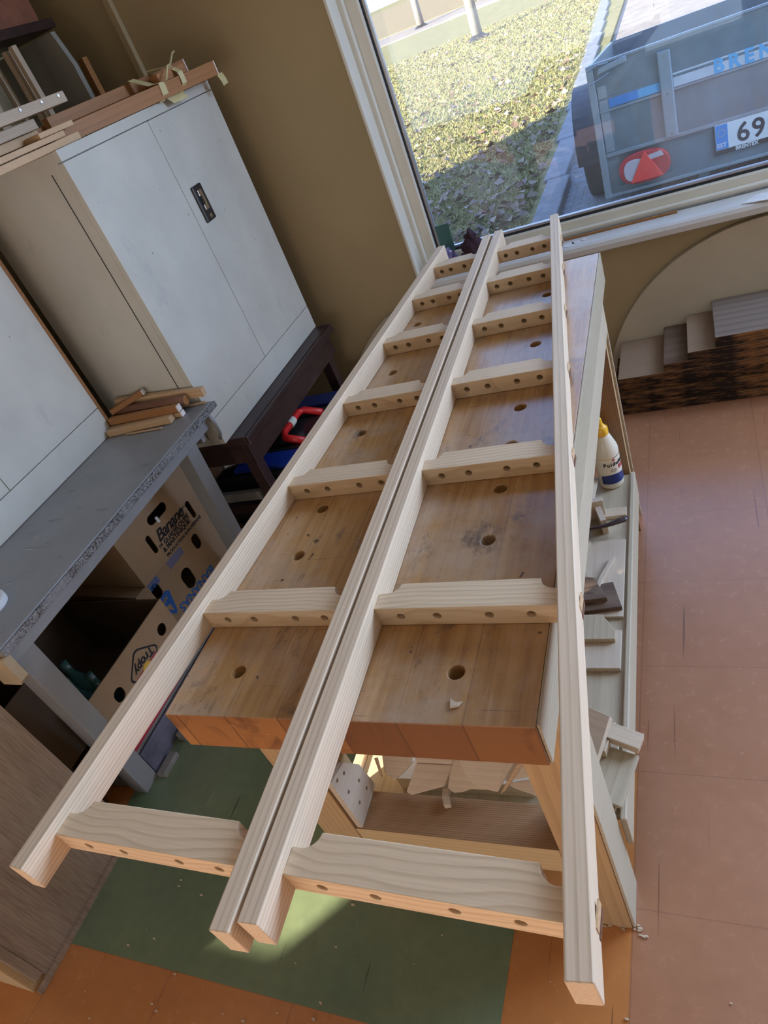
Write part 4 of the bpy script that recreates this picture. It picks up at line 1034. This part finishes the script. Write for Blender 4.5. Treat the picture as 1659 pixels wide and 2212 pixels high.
# grass blades and leaves
rng = np.random.default_rng(5)
def scatter(name, label, cat, n, mats, blade):
    V = []; F = []; MI = []
    for i in range(n):
        y = 3.6 + 15*rng.random()**1.7; lo = -.62*y-.3; hi = -.815 - .030*y
        x = lo + (hi-lo)*rng.random()
        a = rng.random()*6.283; b0 = len(V)
        if blade:
            h = .012 + .03*rng.random(); wd = .002+.0006*y; lx = rng.normal()*.03; ly = rng.normal()*.03
            V += [(x-wd*math.cos(a), y-wd*math.sin(a), ZG), (x+wd*math.cos(a), y+wd*math.sin(a), ZG), (x+lx, y+ly, ZG+h)]
            F.append((b0, b0+1, b0+2))
        else:
            s = .022+.022*rng.random(); ca, sa = math.cos(a)*s, math.sin(a)*s; z = ZG+.02+.025*rng.random(); c1, c2 = rng.normal()*.012, rng.normal()*.012
            V += [(x+ca, y+sa, z), (x-sa*.7, y+ca*.7, z+.012+c1), (x-ca, y-sa, z+c2*.4), (x+sa*.7, y-ca*.7, z+.012-c1), (x, y, z-.006)]
            F += [(b0, b0+1, b0+4), (b0+1, b0+2, b0+4), (b0+2, b0+3, b0+4), (b0+3, b0, b0+4)]
        k_ = int(rng.integers(len(mats))); MI += [k_]*(1 if blade else 4)
    me = bpy.data.meshes.new(name); me.from_pydata(V, [], F); 
    for m_ in mats: me.materials.append(m_)
    me.polygons.foreach_set('material_index', MI)
    o = bpy.data.objects.new(name, me); COL.objects.link(o); return tag(o, label, cat, kind='stuff')
scatter('lawn_grass', 'short patchy green and straw grass on the lawn outside', 'grass', 120000,
        [plain('blade_green', (.17, .18, .045), .8, var=.2), plain('blade_straw', (.38, .32, .15), .8, var=.2), plain('blade_olive', (.25, .225, .085), .8, var=.2)], True)
scatter('fallen_leaves', 'dry curled leaves scattered over the lawn', 'leaves', 2600,
        [plain('leaf_brown', (.16, .10, .065), .8, var=.3), plain('leaf_pale', (.30, .235, .175), .8, var=.2), plain('leaf_grey', (.20, .155, .13), .8, var=.2)], False)
# young trees
M_birchbark = plain('pale_bark', (.30, .28, .27), .8, var=.15, scale=12)
for i, (x, y, r) in enumerate(((-3.72, 16.6, .095), (-8.3, 28.9, .12))):
    t = thing('young_tree', ('pale slender tree trunk on the lawn, the nearer one' , 'pale slender tree trunk on the lawn, the farther one by the path')[i], 'tree', (x, y, ZG))
    obj('trunk', tube(B(), [(x, y, ZG), (x-.01, y, ZG+1.2), (x-.05, y, ZG+2.6), (x-.04, y, ZG+4.2)], r, 14, rads=[r*1.15, r, r*.85, r*.5]), M_birchbark, t, smooth=True)
    for k_ in range(5):
        a = k_*1.9; z = ZG + 2.7 + k_*.3
        obj('branch', tube(B(), [(x-.04, y, z), (x+.5*math.cos(a), y+.5*math.sin(a), z+.5), (x+.9*math.cos(a), y+.9*math.sin(a), z+1.3)], .02, 6, rads=[.03, .02, .008]), M_birchbark, t)
    obj('root_soil', lathe(B(), [(r*2.4, 0), (r*1.8, .05), (r*1.1, .10)], (x, y, ZG), 16), M_rubber, t)

# trailer
def galv():
    k = N('galvanised_steel', .48, .5, .55)
    n = k.noise(k.coord((1, 1, 1)), 7, 6, .6); n2 = k.noise(k.coord((3, 1, .7)), 4, 5, .6)
    c = k.ramp(n, [(.3, (.13, .185, .225)), (.7, (.20, .265, .31))])  # blue cast of window reflections put into the steel colour
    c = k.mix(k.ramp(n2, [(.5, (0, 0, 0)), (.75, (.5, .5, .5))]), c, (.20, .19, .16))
    return k.col(c)
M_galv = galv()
M_galvl = plain('light_steel', (.25, .32, .37), .42, .5, .5)
M_stripe = plain('white_sticker', (.52, .56, .60), .4)
M_stripeb = plain('blue_sticker', (.04, .22, .55), .4)
M_stripel = plain('light_blue_sticker', (.12, .38, .62), .4)
M_redt = plain('red_reflector', (.75, .05, .04), .3, .5, var=.05)
M_red = plain('red_lens', (.42, .03, .035), .25, .5, var=.1)
M_lens = plain('clear_lens', (.45, .40, .42), .25, .5)
M_platew = plain('plate_white', (.62, .64, .64), .4, var=.03)
M_tyre = plain('tyre_rubber', (.03, .033, .036), .8)
M_fender = plain('dusty_fender', (.06, .068, .08), .6, var=.2)
PT = math.radians(-5.0)
tr = thing('trailer', 'grey galvanised car trailer parked behind the window, tailgate with blue sticker band', 'trailer', (0, 3.875, .425), (PT, 0, 0))
def TL(*a, name, mat, parent=tr, bevel=0, **k): return obj(name, bx(*a), mat, parent, world=False, bevel=bevel)
XR = 1.05; ZTp = .592
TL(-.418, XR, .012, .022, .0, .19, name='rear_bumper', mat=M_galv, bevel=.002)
TL(-.425, XR+.005, .0, .012, -.002, .014, name='lower_rail', mat=M_galvl, bevel=.003)
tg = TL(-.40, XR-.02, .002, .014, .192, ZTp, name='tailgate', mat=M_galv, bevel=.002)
TL(-.40, XR-.02, -.006, .002, .186, .204, name='hem', mat=M_galvl, parent=tg, bevel=.003)
TL(-.42, XR, -.006, .018, ZTp-.006, ZTp+.006, name='top_edge', mat=M_galvl, parent=tg, bevel=.003)
TL(-.40, XR-.02, -.004, .002, ZTp-.155, ZTp-.143, name='fold', mat=M_galv, parent=tg, bevel=.002)
TL(-.40, XR-.02, -.006, .002, .385, .395, name='fold', mat=M_galvl, parent=tg, bevel=.002)
for (a, b) in ((-.125, -.068), (.62, .68)):
    TL(a, b, -.016, .002, .194, ZTp-.035, name='stiffener', mat=M_galvl, parent=tg, bevel=.006)
    for zz in (.21, .38, .53): obj('rivet', cyl(B(), ((a+b)/2, -.018, zz), ((a+b)/2, -.014, zz), .005, 10), M_dustg, tg, world=False)
TL(-.432, -.40, -.012, .03, .0, ZTp+.004, name='corner_post', mat=M_galvl, bevel=.003)
TL(XR-.02, XR+.012, -.012, .03, .0, ZTp+.004, name='corner_post', mat=M_galvl, bevel=.003)
TL(-.395, -.355, -.004, .002, .21, .50, name='hinge_strap', mat=M_galvl, parent=tg, bevel=.001)
TL(-.430, -.415, .03, 1.52, .0, ZTp, name='side_wall', mat=M_galvl, bevel=.002)
TL(XR-.015, XR, .03, 1.52, .0, ZTp, name='side_wall', mat=M_galvl, bevel=.002)
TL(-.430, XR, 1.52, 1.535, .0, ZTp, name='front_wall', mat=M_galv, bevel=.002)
TL(-.430, XR, .025, 1.53, .10, .115, name='bed', mat=M_dustg, bevel=.002)
TL(-.352, -.22, -.003, .002, .400, .446, name='blue_sticker', mat=M_stripeb, parent=tg)
TL(-.22, -.126, -.003, .002, .400, .446, name='light_blue_sticker', mat=M_stripel, parent=tg)
TL(-.067, .62, -.003, .002, .398, .455, name='white_sticker', mat=M_stripe, parent=tg)
text('sticker_letters', 'BRENTEX', .078, wmat(tr) @ frame_mat((.098, -.0035, .400), (1, 0, 0), (0, 0, 1)), M_stripel, tr, ext=.0006, bold=.003, space=1.42)
lt = thing_l = TL(-.352, -.11, -.004, .012, .04, .045, name='lamp_bracket', mat=M_galv)
def ell(cx_, cz_, a, b, y0, y1, x0=-9, n=48):
    pts = []
    for k_ in range(n):
        q = 2*math.pi*k_/n; s_ = 1.0
        pts.append((cx_ + a*math.copysign(abs(math.cos(q))**.8, math.cos(q)), cz_ + b*math.copysign(abs(math.sin(q))**.8, math.sin(q))))
    return prism(B(), pts, -y1, -y0, frame_mat((0, 0, 0), (1, 0, 0), (0, 0, 1)))
lamp = obj('tail_lamp', ell(-.232, .104, .118, .072, -.030, .004), M_red, tr, world=False, bevel=.008)
obj('clear_lens', ell(-.275, .10, .052, .050, -.034, -.028), M_lens, lamp, world=False, bevel=.003)
obj('clear_lens', prism(B(), [(-.225, .150), (-.150, .158), (-.14, .135), (-.20, .130)], .028, .034, frame_mat((0, 0, 0), (1, 0, 0), (0, 0, 1))), M_lens, lamp, world=False)
obj('reflector_triangle', prism(B(), [(-.300, .046), (-.150, .046), (-.225, .176)], .030, .040, frame_mat((0, 0, 0), (1, 0, 0), (0, 0, 1))), M_redt, lamp, world=False, bevel=.002)
np_ = TL(.076, .62, -.006, .002, .058, .190, name='plate_holder', mat=M_black, bevel=.003)
TL(.084, .612, -.009, -.006, .079, .188, name='number_plate', mat=M_platew, parent=np_, bevel=.001)
TL(.086, .137, -.0098, -.009, .081, .186, name='plate_blue_field', mat=M_stripeb, parent=np_)
wt = wmat(tr)
text('plate_text', 'EST', .026, wt @ frame_mat((.089, -.0100, .089), (1, 0, 0), (0, 0, 1)), M_platew, tr, bold=.0006)
for k_ in range(12):
    a = k_*math.pi/6
    obj('plate_star', cyl(B(), (.1115+.015*math.cos(a), -.0103, .150+.015*math.sin(a)), (.1115+.015*math.cos(a), -.0098, .150+.015*math.sin(a)), .002, 6), M_yellow, np_, world=False)
text('plate_text', '698', .112, wt @ frame_mat((.172, -.0095, .094), (1, 0, 0), (0, 0, 1)), M_ink, tr, bold=.002, space=1.12)
text('holder_text', 'BRENTEX', .022, wt @ frame_mat((.165, -.0068, .062), (1, 0, 0), (0, 0, 1)), M_platew, tr, bold=.0008)
hk = B()
tube(hk, [(-.425, -.012, .575), (-.38, -.02, .59), (-.33, -.02, .585)], .004, 6); tube(hk, [(-.425, -.012, .52), (-.38, -.02, .53), (-.33, -.02, .545)], .004, 6)
obj('latch_wire', hk, M_galvl, tr, world=False)
obj('latch_lever', hexa(B(), [(-.385, -.022, .548), (-.25, -.022, .565), (-.25, -.006, .565), (-.385, -.006, .548), (-.375, -.022, .575), (-.25, -.022, .59), (-.25, -.006, .59), (-.375, -.006, .575)]), M_galvl, tr, world=False, bevel=.004)
wy, wz = .86, .135
wl = obj('wheel', lathe(B(), [(.20, 0), (.27, .01), (.285, .03), (.285, .13), (.27, .15), (.20, .16)], (0, 0, 0), 48), M_tyre, tr, world=False, smooth=True)
wl.rotation_euler = (0, math.radians(90), 0); wl.location = (-.60, wy, wz)
rim = obj('rim', lathe(B(), [(.02, -.002), (.14, .004), (.19, .02), (.199, .002)], (0, 0, 0), 32), M_galvl, wl, world=False, smooth=True)
fd = B(); n_ = 22; R_ = .33; ra = []; rb = []
for k_ in range(n_+1):
    a = math.radians(-8 + 196*k_/n_); yy = wy - R_*math.cos(a)*1.02; zz = wz + .0 + R_*math.sin(a)
    ra.append([fd.verts.new(p) for p in ((-.608, yy, zz), (-.432, yy, zz), (-.432, wy-(R_-.01)*math.cos(a)*1.02, wz+(R_-.01)*math.sin(a)), (-.608, wy-(R_-.01)*math.cos(a)*1.02, wz+(R_-.01)*math.sin(a)))])
for p, q in zip(ra, ra[1:]):
    for j in range(4): fd.faces.new((p[j], p[(j+1) % 4], q[(j+1) % 4], q[j]))
fd.faces.new(ra[0]); fd.faces.new(ra[-1][::-1])
obj('fender', fd, M_fender, tr, world=False, smooth=False, bevel=.003)
for xx in (.0, .6):
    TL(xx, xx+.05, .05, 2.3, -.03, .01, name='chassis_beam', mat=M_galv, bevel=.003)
wl2 = obj('wheel', lathe(B(), [(.20, 0), (.27, .01), (.285, .03), (.285, .13), (.27, .15), (.20, .16)], (0, 0, 0), 48), M_tyre, tr, world=False, smooth=True)
wl2.rotation_euler = (0, math.radians(90), 0); wl2.location = (XR + .02, wy, wz)
